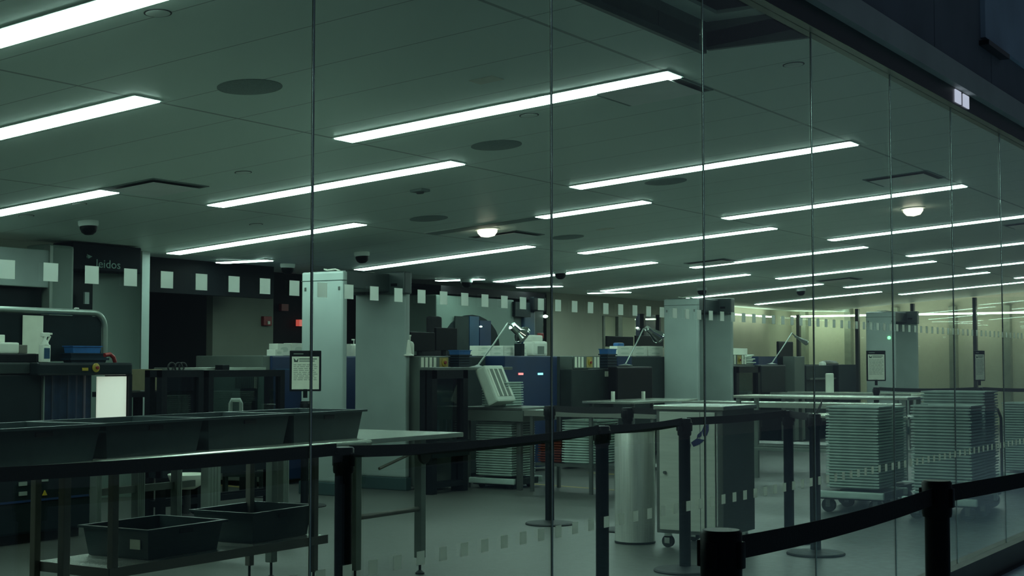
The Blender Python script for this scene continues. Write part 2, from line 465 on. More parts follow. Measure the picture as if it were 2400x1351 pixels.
added = MB().b2(x0 - 0.4, XE - 0.3, 11.98, 12.08, 2.28, 2.305).build('added_strip', M['strip_faint'])  # second, fainter added strip, standing for light reflected in glass
tag(added, 'long added faint strip, standing for reflections, on the far beige wall right of the doors', 'light')

# glass wall: frameless panes with butt joints
JX = [0.45, 1.615, 2.784, 3.955, 5.105, 6.28, 7.435, 8.585, 9.745, 10.91, 12.07, 13.23]
GZ0, GZ1 = 0.13, 2.81
sq = None
for i in range(len(JX) - 1):
    a, b = JX[i] + 0.001, JX[i + 1] - 0.001
    o = struct(MB().b2(a, b, YG, YG + 0.006, GZ0, GZ1).build('window_%d' % (i + 1), M['glass']))
    e = MB(); e.b2(JX[i + 1] + 0.0004, JX[i + 1] + 0.0022, YG - 0.001, YG + 0.007, GZ0, GZ1)
    e.build('joint_seal', M['rubber'], o, world=True)
    e = MB(); e.cyl((JX[i + 1] - 0.0016, YG, GZ0), (JX[i + 1] - 0.0016, YG, GZ1), 0.0022, n=14)
    e.build('polished_edge', M['glass_edge'], o, world=True, smooth=True)
    if JX[i + 1] < 1.7: continue
    for zc in (1.482, 0.767):
        for k in range(11):
            x = 2.078 + 0.1062 * (round((JX[i] + 0.06 - 2.078) / 0.1062) + k)
            if x < 1.78 or x > 11.5 or x + 0.019 > JX[i + 1]: continue
            if sq is None:
                sq = MB().b2(-0.0185, 0.0185, -0.0006, 0.0, -0.0185, 0.0185)
                sq = sq.build('frosted_square', M['decal'], o)
                s = sq
            else:
                s = sq.copy(); COL.objects.link(s); s.parent = o
            s.location = Vector((x, YG - 0.0008, zc)) - o.location
struct(MB().b2(-2, 15, YG - 0.06, YG + 0.06, 0.0, GZ0).build('trim_7', M['sill']))
struct(MB().b2(-2, 15, YG - 0.045, YG + 0.045, GZ1, 2.91).build('trim_8', M['header']))
struct(MB().b2(-2, 15, YG - 0.09, YG + 0.05, 2.91, 3.04).build('trim_9', M['fascia']))
fw = MB()
xs = [-2, 5.6, 8.02, 9.27, 15]
for a, b in zip(xs, xs[1:]): fw.b2(a + 0.006, b - 0.006, YG - 0.07, YG + 0.1, 3.05, 6.0)
struct(fw.build('wall_front', M['facade']))
struct(MB().b2(9.02, 15, YG - 0.10, YG - 0.07, 3.30, 6.0).build('trim_10', M['facade_light']))
struct(MB().b2(8.98, 9.50, YG - 0.13, YG - 0.07, 3.245, 3.275).build('trim_11', M['header']))
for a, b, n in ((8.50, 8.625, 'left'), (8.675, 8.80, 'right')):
    t = MB().b2(a, b, YG - 0.052, YG - 0.046, 2.825, 2.90).build('reflection_patch', M['reflection_glow'])  # emissive patch painting the reflection of a lit window on the header
    tag(t, 'small pale painted reflection on the black header, %s of the pair' % n, 'light', 'painted reflections on the header')

# ------------------------------------------------------------------ ceiling fittings
def make_light(label, L=2.42, W=0.19, lit=1.0):
    t = thing('strip_light', label, 'light', (0, 0, 0), 0, 'ceiling strip lights')
    yb = -L / 2 + L * lit
    MB().b2(-W / 2, W / 2, -L / 2, yb, -0.012, 0.006, 0.004).build('diffuser', M['lamp'], t)
    if lit < 1: MB().b2(-W / 2, W / 2, yb, L / 2, -0.010, 0.006, 0.004).build('unlit_diffuser', M['speaker'], t)
    f = MB()
    for s in (-1, 1):
        f.b2(s * (W / 2 + 0.006) - 0.006, s * (W / 2 + 0.006) + 0.006, -L / 2 - 0.012, L / 2 + 0.012, -0.006, 0.004)
        f.b2(-W / 2, W / 2, s * (L / 2 + 0.006) - 0.006, s * (L / 2 + 0.006) + 0.006, -0.006, 0.004)
    f.build('trim_frame', M['ceil_white'], t)
    return t
ORD = ['first', 'second', 'third', 'fourth', 'fifth', 'sixth', 'seventh', 'eighth', 'ninth', 'tenth']
S1, S2, S3 = 6.02, 3.59, 8.37
proto = None
def put_light(x, ya, yb, label):
    global proto
    ym = (ya + yb) / 2
    loc = (x, ym, cz(ym) - 0.002)
    if proto is None:
        proto = make_light(label); o = proto; o.location = loc
    else:
        o = dup(proto, loc, 0, label)
    o.rotation_euler = (CA, 0, 0)
    o['label'] = label
for i in range(8): put_light(4.37 + 3.085 * i, S2, S1, 'lit strip light, %s from the left in the row nearest the glass' % ORD[i])
for i in range(9):
    if i == 3:
        t = make_light('strip light with its far half unlit, third in the second row from the glass', lit=0.47)
        ym = (S1 + S3) / 2; t.location = (2.64 + 3.06 * i, ym, cz(ym) - 0.002); t.rotation_euler = (CA, 0, 0)
        continue
    put_light(2.64 + 3.06 * i, S1, S3, 'lit strip light, %s from the left in the second row from the glass' % ORD[i - 1] if i else 'lit strip light of the second row just past the left edge of the photo')
for i in range(8): put_light(4.55 + 3.045 * i, S3, Y4, 'lit strip light, %s from the left in the third row from the glass' % ORD[i - 1] if i else 'lit strip light of the third row just past the left edge')
D_X = [11.95, 16.18, 18.26, 20.41]
for i, x in enumerate(D_X):
    t = thing('strip_light', 'short thin strip light along the far wall, %s from the left' % ORD[i], 'light', (x, 11.02, cz2(11.02) - 0.004), 0, 'short strip lights by the far wall')
    MB().b2(-0.07, 0.07, -0.36, 0.36, -0.012, 0.004, 0.003).build('diffuser', M['lamp'], t)
    MB().b2(-0.085, 0.085, -0.375, 0.375, -0.004, 0.006).build('trim_frame', M['ceil_white'], t)

def ceil_thing(name, label, cat, x, y, group=None, rz=0):
    t = thing(name, label, cat, (x, y, cz(y) if y < Y4 else cz2(y)), rz, group)
    t.rotation_euler = (CA if y < Y4 else math.atan(K2), 0, rz)
    return t
def vent(x, y, label):
    t = ceil_thing('air_vent', label, 'air vent', x, y, 'square ceiling air vents')
    f = MB(); h = 0.28
    for s in (-1, 1):
        f.b2(s * h - 0.008, s * h + 0.008, -h - 0.008, h + 0.008, -0.006, 0.0); f.b2(-h, h, s * h - 0.008, s * h + 0.008, -0.006, 0.0)
    f.build('frame', M['speaker'], t)
    MB().b2(-h, h, -h, h, -0.004, -0.001).build('throat_shade', M['ceil_dark'], t)  # flat dark sheet painting the shade inside an uncut recess
    a = MB(); a.b2(-0.24, 0.24, -0.24, 0.24, -0.020, -0.018); a.b2(-0.02, 0.02, -0.02, 0.02, -0.014, 0)
    a.build('louvre_plate', M['vent_plate'], t)
vent(7.74, 3.90, 'square air vent beside the longest strip light at the upper right')
vent(7.77, 8.08, 'square air vent between two strip lights at the left')
vent(12.70, 8.06, 'square air vent beside the small bright downlight at the centre')
vent(12.70, 3.88, 'square air vent on the right above the bright round downlight')
vent(17.6, 7.95, 'small far air vent right of centre among the strip lights')
vent(22.5, 7.95, 'farthest air vent among the strip lights on the right')
vent(17.7, 3.88, 'air vent cut by the right edge beside the glass')
def round_thing(name, label, cat, x, y, r, mat, group, depth=0.008):
    t = ceil_thing(name, label, cat, x, y, group)
    MB().lathe([(r, 0.0), (r, -depth * 0.5), (r * 0.94, -depth), (0.001, -depth)], n=36).build('grille', mat, t, smooth=True)
    MB().lathe([(r * 1.05, 0.001), (r * 1.05, -0.004), (r * 1.0, -0.005), (r * 1.0, 0.001)], n=36).build('rim', M['speaker'], t, smooth=True)
round_thing('ceiling_speaker', 'large dark round ceiling speaker at the upper left', 'speaker', 5.93, 5.44, 0.17, M['speaker'], 'ceiling speakers')
round_thing('ceiling_speaker', 'dark round ceiling speaker below the longest strip light', 'speaker', 8.45, 5.45, 0.17, M['speaker'], 'ceiling speakers')
round_thing('ceiling_speaker', 'dark round ceiling speaker left of the small downlight', 'speaker', 10.95, 7.81, 0.17, M['speaker'], 'ceiling speakers')
round_thing('ceiling_speaker', 'faint round ceiling speaker just under a strip light at right', 'speaker', 10.95, 5.37, 0.17, M['speaker'], 'ceiling speakers')
round_thing('ceiling_speaker', 'small far round ceiling speaker right of the middle air vent', 'speaker', 13.42, 7.75, 0.17, M['speaker'], 'ceiling speakers')
for px, py, lab in ((370, 30, 'small sprinkler cover plate at the upper left of the ceiling'), (1240, 270, 'small sprinkler cover plate above the middle round speaker'), (1860, 151, 'small sprinkler cover plate near the header at right'), (570, 404, 'small sprinkler cover plate above the second strip light'), (62, 506, 'small sprinkler cover plate near the left edge'), (600, 526, 'round cover plate left of the middle row strip light'), (185, 478, 'round cover plate under the left strip light')):
    r = ray(px, py); t_ = (ZC - K * YG - CAM.z) / (r.z - K * r.y); q = CAM + r * t_
    q.z = ZC + K * (q.y - YG)
    ct = ceil_thing('sprinkler_plate', lab, 'sprinkler', q.x, q.y, 'ceiling cover plates')
    MB().lathe([(0.055, 0.0), (0.055, -0.004), (0.04, -0.007), (0.001, -0.007)], n=24).build('plate', M['ceil_white'], ct, smooth=True)
    MB().lathe([(0.062, 0.001), (0.062, -0.003), (0.055, -0.003), (0.055, 0.001)], n=24).build('ring', M['ceil_dark'], ct, smooth=True)
for x, y, lab in ((12.08, 7.90, 'lit round downlight at the centre of the ceiling'), (14.81, 4.44, 'lit round downlight on the right of the ceiling')):
    t = ceil_thing('downlight', lab, 'light', x, y, 'round downlights')
    MB().lathe([(0.10, -0.002), (0.098, -0.035), (0.07, -0.07), (0.001, -0.085)], n=28).build('lens', M['downlight'], t, smooth=True)
    MB().lathe([(0.125, 0.0), (0.125, -0.008), (0.102, -0.012), (0.102, 0.0)], n=28).build('rim', M['ceil_white'], t, smooth=True)
for x, y, lab in ((8.5, 9.62, 'dome camera near the left edge above the scanner sign'), (12.41, 9.74, 'dome camera hanging above the nearest white detector'), (12.56, 10.92, 'small far dome camera left of the nearest detector'), (16.1, 10.86, 'dome camera in front of a short far strip light'), (16.38, 9.57, 'dome camera against the strip light beside the glass joint'), (21.18, 9.76, 'far dome camera above the second detector'), (23.4, 8.95, 'farthest dome camera among the strip lights at right')):
    t = ceil_thing('dome_camera', lab, 'camera', x, y, 'ceiling dome cameras')
    MB().lathe([(0.085, 0.0), (0.085, -0.03), (0.078, -0.045), (0.001, -0.045)], n=24).build('housing', M['ceil_white'], t, smooth=True)
    MB().lathe([(0.072, -0.045), (0.072, -0.065), (0.06, -0.095), (0.035, -0.115), (0.001, -0.12)], n=24).build('dome', M['screen'], t, smooth=True)
t = ceil_thing('smoke_detector', 'small dark square detector on the ceiling left of the centre', 'smoke detector', 9.55, 6.9)
MB().b2(-0.06, 0.06, -0.06, 0.06, -0.02, 0.0, 0.005).build('cover', M['speaker'], t)
MB().lathe([(0.035, -0.02), (0.03, -0.032), (0.001, -0.034)], n=20).build('sensor', M['ceil_dark'], t)
for px, py, lab in ((1140, 187, 'tiny pale tab on the ceiling above the longest light'), (1418, 537, 'pale sticker tab on the ceiling right of the middle air vent')):
    r = ray(px, py); q = CAM + r * ((ZC - K * YG - CAM.z) / (r.z - K * r.y))
    t = ceil_thing('ceiling_tab', lab, 'sticker', q.x, q.y)
    MB().b2(-0.06, 0.06, -0.08, 0.08, -0.004, 0.0).build('tab', M['white'], t)

# ------------------------------------------------------------------ stanchions and belts
def make_stanchion(label, loc, H=0.98, base=True):
    t = thing('stanchion', label, 'barrier post', loc, 0, 'black belt barrier posts')
    MB().cyl((0, 0, 0.03), (0, 0, H - 0.10), 0.0315, n=28).build('post', M['black'], t, smooth=True)
    h = MB(); h.lathe([(0.036, H - 0.11), (0.038, H - 0.10), (0.038, H - 0.006), (0.034, H), (0.001, H)], n=28)
    for a in range(4):
        ca, sa = math.cos(a * PI / 2), math.sin(a * PI / 2)
        h.box((ca * 0.037, sa * 0.037, H - 0.052), (0.014, 0.022, 0.058), rz=a * PI / 2, bev=0.003)
    h.build('belt_head', M['black'], t, smooth=True)
    MB().lathe([(0.17, 0.0), (0.172, 0.008), (0.165, 0.016), (0.10, 0.026), (0.04, 0.034), (0.001, 0.034)], n=40).build('base', M['rubber'], t, smooth=True)
    return t
posts = {
 'front_near': (at_d(1687, 3.06), 0.95, 'black belt post outside the glass, nearest at the bottom right'),
 'front_far': (at_d(2191, 4.33), 0.95, 'black belt post outside the glass at the lower right edge'),
 'p805': (Vector((4.74, 3.81, 0)), 0.98, 'black belt post behind the glass in front of the bin tables'),
 'p1410': (Vector((7.08, 3.87, 0)), 0.98, 'black belt post just left of the round steel bin'),
 'p1603': (Vector((8.3, 3.95, 0)), 0.98, 'black belt post in front of the steel cabinet'),
 'p1823': (Vector((10.05, 3.95, 0)), 0.98, 'black belt post just right of the steel cabinet'),
 'p1905': (Vector((9.5, 3.545, 0)), 0.98, 'black belt post left of the tray stacks on the trolleys'),
 'p1470': (at_d(1470, 11.3), 0.98, 'far black belt post behind the round steel bin'),
 'p1290': (at_d(1288, 11.75), 0.98, 'black belt post behind the second glass joint near the centre'),
 'p715': (at_d(716, 13.2), 0.98, 'black belt post carrying the notice in front of the nearest detector'),
 'p632': (at_d(632, 14.2), 0.98, 'far black belt post left of the nearest detector'),
 'p2052': (at_d(2053, 20.5), 0.98, 'far black belt post carrying the second notice'),
 'p2295': (at_d(2295, 20.5), 0.98, 'far black belt post carrying the rightmost notice'),
}
PST = {}
first = None
for k, (p, H, lab) in posts.items():
    p = Vector((p.x, p.y, 0))
    if first is None: first = make_stanchion(lab, p, 0.98); o = first
    else: o = dup(first, p, 0, lab)
    if k.startswith('front'): o.scale = (1.15, 1.15, H / 0.98)
    PST[k] = p
def belt(p, q, sag, label, z=0.93, h=0.05, trim=0.04):
    p, q = Vector(p), Vector(q)
    d = (q - p); L = d.length; d.normalize()
    n = Vector((-d.y, d.x, 0)) * 0.0012
    N = 16
    mb = MB(); vs = []
    for i in range(N + 1):
        s = i / N
        c = p + d * (trim + (L - 2 * trim) * s)
        zz = z - sag * 4 * s * (1 - s)
        for sgn in (1, -1):
            for dz in (-h / 2, h / 2):
                vs.append((c.x + sgn * n.x, c.y + sgn * n.y, zz + dz))
    fs = []
    for i in range(N):
        a = i * 4; b = a + 4
        fs += [(a, a + 1, b + 1, b), (a + 2, b + 2, b + 3, a + 3), (a + 1, a + 3, b + 3, b + 1), (a, b, b + 2, a + 2)]
    fs += [(0, 2, 3, 1), (N * 4, N * 4 + 1, N * 4 + 3, N * 4 + 2)]
    mb._add(vs, fs)
    return tag(mb.build('barrier_belt', M['belt']), label, 'barrier belt', 'black barrier belts')
belt(PST['front_near'], PST['front_far'], 0.012, 'black belt outside the glass between the two nearest posts', z=0.905)
belt(PST['front_far'], PST['front_far'] + (at_d(2560, 5.6) - PST['front_far']) * 2.2, 0.005, 'black belt leaving the right edge from the lower right post', z=0.905)
belt(Vector((2.3, 4.2, 0)), PST['p805'], 0.018, 'black belt crossing in front of the dark bins at the left', z=0.942)
belt(PST['p805'], PST['p1410'], 0.025, 'black belt from the bin tables to the post by the round bin')
belt(PST['p1410'], PST['p1603'], 0.012, 'black belt passing in front of the round steel bin')
belt(PST['p1603'], PST['p1823'], 0.008, 'black belt crossing in front of the steel cabinet')
belt(PST['p1823'], PST['p1905'], 0.006, 'short black belt between the two posts right of the cabinet')
belt(PST['p1905'], Vector((13.4, 4.92, 0)), 0.01, 'black belt running from the post towards the tray trolleys')
belt(PST['p1290'], PST['p1470'], 0.008, 'far black belt between the two posts behind the round bin')
belt(PST['p1470'], PST['p1823'], 0.008, 'far black belt passing behind the steel cabinet')
belt(PST['p2052'], PST['p2295'], 0.02, 'far black belt between the two notice posts on the right')
belt(PST['p2295'], at_d(2520, 20.5), 0.02, 'far black belt leaving the right edge from the last notice post')

# notices on top of the posts
def notice(key, label, rz, w=0.285, h=0.37):
    p = PST[key]
    t = thing('notice_frame', label, 'sign', (p.x, p.y, 0.98), rz, 'notices on barrier posts')
    f = MB(); z0 = 0.06
    f.box((0, 0, z0 + h / 2), (w, 0.02, h), bev=0.008)
    f.build('frame', M['black'], t)
    s = MB(); s.cyl((0, 0, 0), (0, 0, z0 + 0.02), 0.02, n=16); s.build('stem', M['black'], t, smooth=True)
    hz = 0.055
    MB().b2(-w / 2 + 0.02, w / 2 - 0.02, -0.0115, -0.0100, z0 + 0.018, z0 + h - hz).build('paper_sheet', M['paper'], t)
    q = MB(); q.b2(-w / 2 + 0.035, -0.02, -0.0118, -0.0101, z0 + h - 0.035, z0 + h - 0.026); q.build('header_print', M['print'], t)
    q = MB()
    top = z0 + h - hz - 0.012
    q.b2(-w / 2 + 0.085, w / 2 - 0.04, -0.0122, -0.0114, top - 0.016, top - 0.004)
    q.b2(-w / 2 + 0.085, w / 2 - 0.06, -0.0122, -0.0114, top - 0.034, top - 0.024)
    zz = top - 0.065
    random.seed(3)
    while zz > z0 + 0.09:
        x = -w / 2 + 0.035
        while x < w / 2 - 0.06:
            ww = random.uniform(0.02, 0.05)
            q.b2(x, min(x + ww, w / 2 - 0.035), -0.0122, -0.0114, zz, zz + 0.005); x += ww + 0.008
        zz -= 0.017
    q.build('printed_lines', M['print'], t)
    q = MB(); q.prism([(-w / 2 + 0.035, top), (-w / 2 + 0.06, top - 0.026), (-w / 2 + 0.078, top), (-w / 2 + 0.075, top - 0.038), (-w / 2 + 0.04, top - 0.038)], 'y', -0.0122, -0.0114)
    q.build('emblem', M['print_dark'], t)
notice('p715', 'black framed notice with a printed sheet in front of the nearest detector', math.radians(-48))
notice('p2052', 'black framed notice in front of the third, farthest detector', math.radians(-52), 0.28, 0.43)
notice('p2295', 'black framed notice turned edge-on at the right edge', math.radians(-20), 0.25, 0.43)

# ------------------------------------------------------------------ foreground bin tables
TZ = 0.86
def table(name, label, x0, x1, y0, y1, z, legs, shelf=None, mat='table_top', legmat='alu', legr=0.022, rails=(), foot=True):
    t = thing(name, label, 'table', ((x0 + x1) / 2, (y0 + y1) / 2, 0))
    MB().b2(x0, x1, y0, y1, z - 0.028, z, 0.004).build('table_top', M[mat], t, world=True)
    for lx, ly in legs:
        l = MB(); l.b2(lx - legr, lx + legr, ly - legr, ly + legr, 0.10 if foot else 0.0, z - 0.028, 0.004)
        lo = l.build('leg', M[legmat], t, world=True)
        if foot:
            fo = MB(); fo.cyl((lx, ly, 0.02), (lx, ly, 0.10), 0.008, n=10); fo.lathe([(0.028, 0), (0.028, 0.01), (0.01, 0.024), (0.001, 0.024)], (lx, ly, 0), 14)
            fo.build('levelling_foot', M['rubber'], lo, world=True)
    for a, b, zz in rails:
        MB().cyl((a[0], a[1], zz), (b[0], b[1], zz), 0.016, n=12).build('crossbar', M['brown_steel'], t, world=True, smooth=True)
    if shelf:
        sx0, sx1, sy0, sy1, sz = shelf
        s = MB(); s.b2(sx0, sx1, sy0, sy1, sz - 0.012, sz)
        s = s.build('shelf', M['steel'], t, world=True)
        e = MB(); e.b2(sx0, sx1, sy0 - 0.004, sy0, sz - 0.045, sz + 0.004); e.b2(sx0 - 0.004, sx0, sy0, sy1, sz - 0.045, sz + 0.004)
        e.build('shelf_lip', M['brown_steel'], s, world=True)
    return t
tb = table('steel_table', 'steel table with a low shelf holding dark bins, lower left', 4.55, 6.60, 5.12, 5.98, TZ,
      [(4.99, 5.44), (4.93, 5.93), (6.50, 5.44), (6.50, 5.93)], (4.95, 6.60, 5.42, 5.96, 0.30), legmat='brown_steel', legr=0.019)
table('steel_table', 'steel table with aluminium legs under the belt, right of the bins', 6.63, 7.62, 5.16, 5.98, TZ,
      [(6.68, 5.28), (7.32, 5.28), (7.36, 5.92), (6.68, 5.92)], None, legmat='alu', legr=0.026, rails=[((6.66, 5.28), (7.32, 5.28), 0.40)])
table('steel_table', 'steel table cut by the left edge with one leg in view', 3.0, 4.53, 5.0, 5.98, TZ,
      [(4.50, 5.22), (4.45, 5.93)], (3.1, 4.62, 5.42, 5.96, 0.28), legmat='brown_steel', legr=0.02)
MB().cyl((4.56, 5.115, TZ - 0.016), (6.6, 5.115, TZ - 0.016), 0.017, n=20).build('front_lip', M['table_top'], tb, world=True, smooth=True)
# crank lever hanging from the right-hand table
lv = MB(); lv.tube([(6.80, 5.20, 0.68), (7.12, 5.20, 0.752), (7.3, 5.20, 0.782), (7.62, 5.20, 0.792)], 0.009)
tag(lv.build('lever_rod', M['brown_steel'], smooth=True), 'thin dark lever rod slanting under the right-hand steel table', 'lever')
lv = MB(); lv.lathe([(0.001, -0.012), (0.055, -0.012), (0.06, 0), (0.055, 0.012), (0.001, 0.012)], (0, 0, 0), 24)
lv.bm.transform(Matrix.Translation((7.30, 5.235, 0.735)) @ Matrix.Rotation(PI / 2, 4, 'X'))
tag(lv.build('hand_wheel', M['rubber'], smooth=True), 'small dark round knob under the right-hand steel table', 'knob')

def make_bin(label, loc, lx, ly, h, mat='bin', group=None, rz=0.0, rim=0.022):
    t = thing('plastic_bin', label, 'bin', loc, rz, group)
    MB().tray((0, 0, 0), lx, ly, h, rim, 0.006, 0.92).build('body', M[mat], t)
    g = MB()
    for s in (-1, 1): g.box((0, s * (ly / 2 - rim - 0.001), h * 0.80), (0.10, 0.008, 0.022), bev=0.003)
    g.build('hand_hold', M['rubber'], t)
    return t
RB = math.radians(5)
b0 = make_bin('dark grey bin on the table, cut by the left edge', (4.21, 5.27, TZ), 0.725, 0.50, 0.165, group='dark bins on the tables', rz=RB)
for x, y, lab in ((4.95, 5.36, 'dark grey bin on the table, second of the row from the left'), (5.69, 5.44, 'dark grey bin on the table, third of the row from the left'), (6.41, 5.50, 'dark grey bin on the table, rightmost of the row')):
    dup(b0, (x, y, TZ), RB, lab)
b1 = make_bin('dark bin with a pale sticker on the low shelf', (5.53, 5.72, 0.302), 0.60, 0.50, 0.155, group='dark bins on the low shelf', rz=math.radians(2))
MB().b2(-0.274, -0.270, -0.17, -0.10, 0.05, 0.10).build('sticker', M['paper'], b1)
dup(b0, (6.30, 5.72, 0.302), math.radians(4), 'dark bin at the right end of the low shelf', 'dark bins on the low shelf').scale = (0.80, 0.92, 1.03)

# ------------------------------------------------------------------ round steel bin and cabinet
t = thing('trash_bin', 'round brushed steel bin beside the steel cabinet', 'trash bin', (9.42, 4.88, 0))
MB().lathe([(0.146, 0.012), (0.146, 0.80), (0.143, 0.81)], n=64).build('body', M['steel'], t, smooth=True)
MB().lathe([(0.143, 0.80), (0.15, 0.805), (0.15, 0.822), (0.14, 0.832), (0.075, 0.832), (0.07, 0.82), (0.001, 0.80)], n=48).build('lid', M['table_top'], t, smooth=True)
MB().lathe([(0.142, 0), (0.148, 0.004), (0.148, 0.016), (0.001, 0.016)], n=48).build('base_ring', M['rubber'], t, smooth=True)

t = thing('steel_cabinet', 'tall pale steel cabinet on casters with a dark blue emblem', 'cabinet', (9.53, 4.36, 0))
X0, X1, Y0, Y1 = 9.25, 9.80, 4.11, 4.62
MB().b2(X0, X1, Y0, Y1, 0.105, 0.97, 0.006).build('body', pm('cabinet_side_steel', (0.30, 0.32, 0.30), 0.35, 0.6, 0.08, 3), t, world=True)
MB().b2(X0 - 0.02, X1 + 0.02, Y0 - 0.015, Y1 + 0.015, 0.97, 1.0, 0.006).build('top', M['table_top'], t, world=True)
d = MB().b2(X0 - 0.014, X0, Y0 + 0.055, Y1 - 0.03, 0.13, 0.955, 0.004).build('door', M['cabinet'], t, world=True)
s = MB(); s.b2(X0 - 0.0155, X0 - 0.0125, Y0 + 0.165, Y0 + 0.168, 0.13, 0.955); s.b2(X0 - 0.003, X0 + 0.001, Y1 - 0.034, Y1 - 0.028, 0.13, 0.955); s.build('door_seam', M['ceil_dark'], d, world=True)
k = MB(); k.cyl((X0 - 0.03, Y1 - 0.075, 0.53), (X0 - 0.012, Y1 - 0.075, 0.53), 0.011, n=14); k.build('lock', M['steel_dark'], d, world=True)
h = MB(); h.tube([(X0 - 0.03, Y0 + 0.03, 0.18), (X0 - 0.03, Y0 + 0.03, 0.93)], 0.006); h.build('hinge_rod', M['steel'], t, world=True)
e = MB()   # two folded wing shapes
e.prism([(Y0 + 0.10, 0.875), (Y0 + 0.135, 0.865), (Y0 + 0.15, 0.83), (Y0 + 0.14, 0.79), (Y0 + 0.115, 0.795), (Y0 + 0.10, 0.83)], 'x', X0 - 0.0165, X0 - 0.0135)
e.prism([(Y0 + 0.15, 0.83), (Y0 + 0.185, 0.80), (Y0 + 0.19, 0.775), (Y0 + 0.155, 0.79)], 'x', X0 - 0.0165, X0 - 0.0135)
e.prism([(Y0 + 0.13, 0.765), (Y0 + 0.19, 0.775), (Y0 + 0.235, 0.745), (Y0 + 0.215, 0.715), (Y0 + 0.17, 0.735)], 'x', X0 - 0.0165, X0 - 0.0135)
e.prism([(Y0 + 0.235, 0.735), (Y0 + 0.27, 0.70), (Y0 + 0.262, 0.675), (Y0 + 0.24, 0.705)], 'x', X0 - 0.0165, X0 - 0.0135)
e.build('emblem', M['logo_blue'], d, world=True)
for cx, cy in ((X0 + 0.06, Y0 + 0.06), (X0 + 0.06, Y1 - 0.06), (X1 - 0.06, Y0 + 0.06), (X1 - 0.06, Y1 - 0.06)):
    w = MB(); w.cyl((cx - 0.016, cy, 0.043), (cx + 0.016, cy, 0.043), 0.043, n=22)
    wo = w.build('caster', M['rubber'], t, world=True, smooth=True)
    w = MB(); w.b2(cx - 0.022, cx + 0.022, cy - 0.02, cy + 0.02, 0.07, 0.105); w.b2(cx - 0.022, cx - 0.018, cy - 0.02, cy + 0.02, 0.03, 0.08); w.b2(cx + 0.018, cx + 0.022, cy - 0.02, cy + 0.02, 0.03, 0.08)
    w.build('fork', M['chrome'], wo, world=True)

# ------------------------------------------------------------------ walk-through detectors
def detector(label, x, y, W=0.66, gap=0.84, pil=0.07, H=2.2, first=True):
    """two pillars 0.62 deep along the passage, joined by a head"""
    t = thing('metal_detector', label, 'metal detector', (x, y, 0), 0, 'white walk-through detectors')
    for i, xx in enumerate((0.0, gap)):
        y0 = -0.08 * i
        m = MB(); m.box((xx + pil / 2, y0, 0.13 + (H - 0.13) / 2), (pil, W if i else W * 0.80, H - 0.13), bev=0.02)
        po = m.build('pillar', M['detector'], t)
        w = W if i else W * 0.80
        MB().box((xx + pil / 2, y0, 0.065), (pil + 0.02, w + 0.03, 0.13), bev=0.01).build('foot', M['detector_base'], po)
        c = MB(); c.box((xx + pil / 2, y0, H - 0.09), (pil + 0.006, w + 0.006, 0.006)); c.build('cap_seam', M['detector_head'], po)
        c = MB()
        for s in (-1, 1): c.box((xx - 0.003, y0 + s * (w / 2 - 0.05), H - 0.17), (0.008, 0.02, 0.035), bev=0.002)
        c.build('latch', M['steel_dark'], po)
    h = MB(); h.b2(pil, gap + 0.10, -W * 0.36, W * 0.36, H - 0.17, H + 0.01, 0.015)
    h.b2(gap - 0.06, gap + pil, -0.10 - W * 0.5, -0.10 + W * 0.5, H - 0.20, H + 0.03, 0.015)
    ho = h.build('head', M['detector_head'], t)
    c = MB(); c.b2(gap - 0.066, gap - 0.058, -0.14, W * 0.5 - 0.13, H - 0.17, H - 0.02); c.b2(gap - 0.063, gap - 0.058, -0.34, -0.26, H - 0.12, H - 0.09)
    c.build('display', M['screen'], ho)
    c = MB()
    random.seed(11)
    c.tube([(0.1, -0.15, H + 0.005), (0.14, -0.05, H + 0.03), (0.1, 0.02, H + 0.02), (0.15, 0.1, H + 0.035), (0.3, 0.05, H + 0.012), (gap, 0.0, H + 0.03)], 0.008, 8)
    c.build('cable', M['white'], t, smooth=True)
    return t
d0 = detector('white walk-through detector nearest the camera, behind the notice', 11.12, 9.22)
dup(d0, (18.6, 8.9, 0), 0, 'white walk-through detector in the middle, right of the far doors')
d3 = dup(d0, (25.3, 8.2, 0), 0, 'white walk-through detector farthest away on the right')
g = MB(); g.lathe([(0.001, 0), (0.03, 0.0), (0.03, 0.012), (0.001, 0.012)], (0, 0, 0), 12); g.bm.transform(Matrix.Translation((-0.002, -0.16, 1.74)) @ Matrix.Rotation(-PI / 2, 4, 'Y'))
g.build('indicator_lamp', M['led_green'], d3)

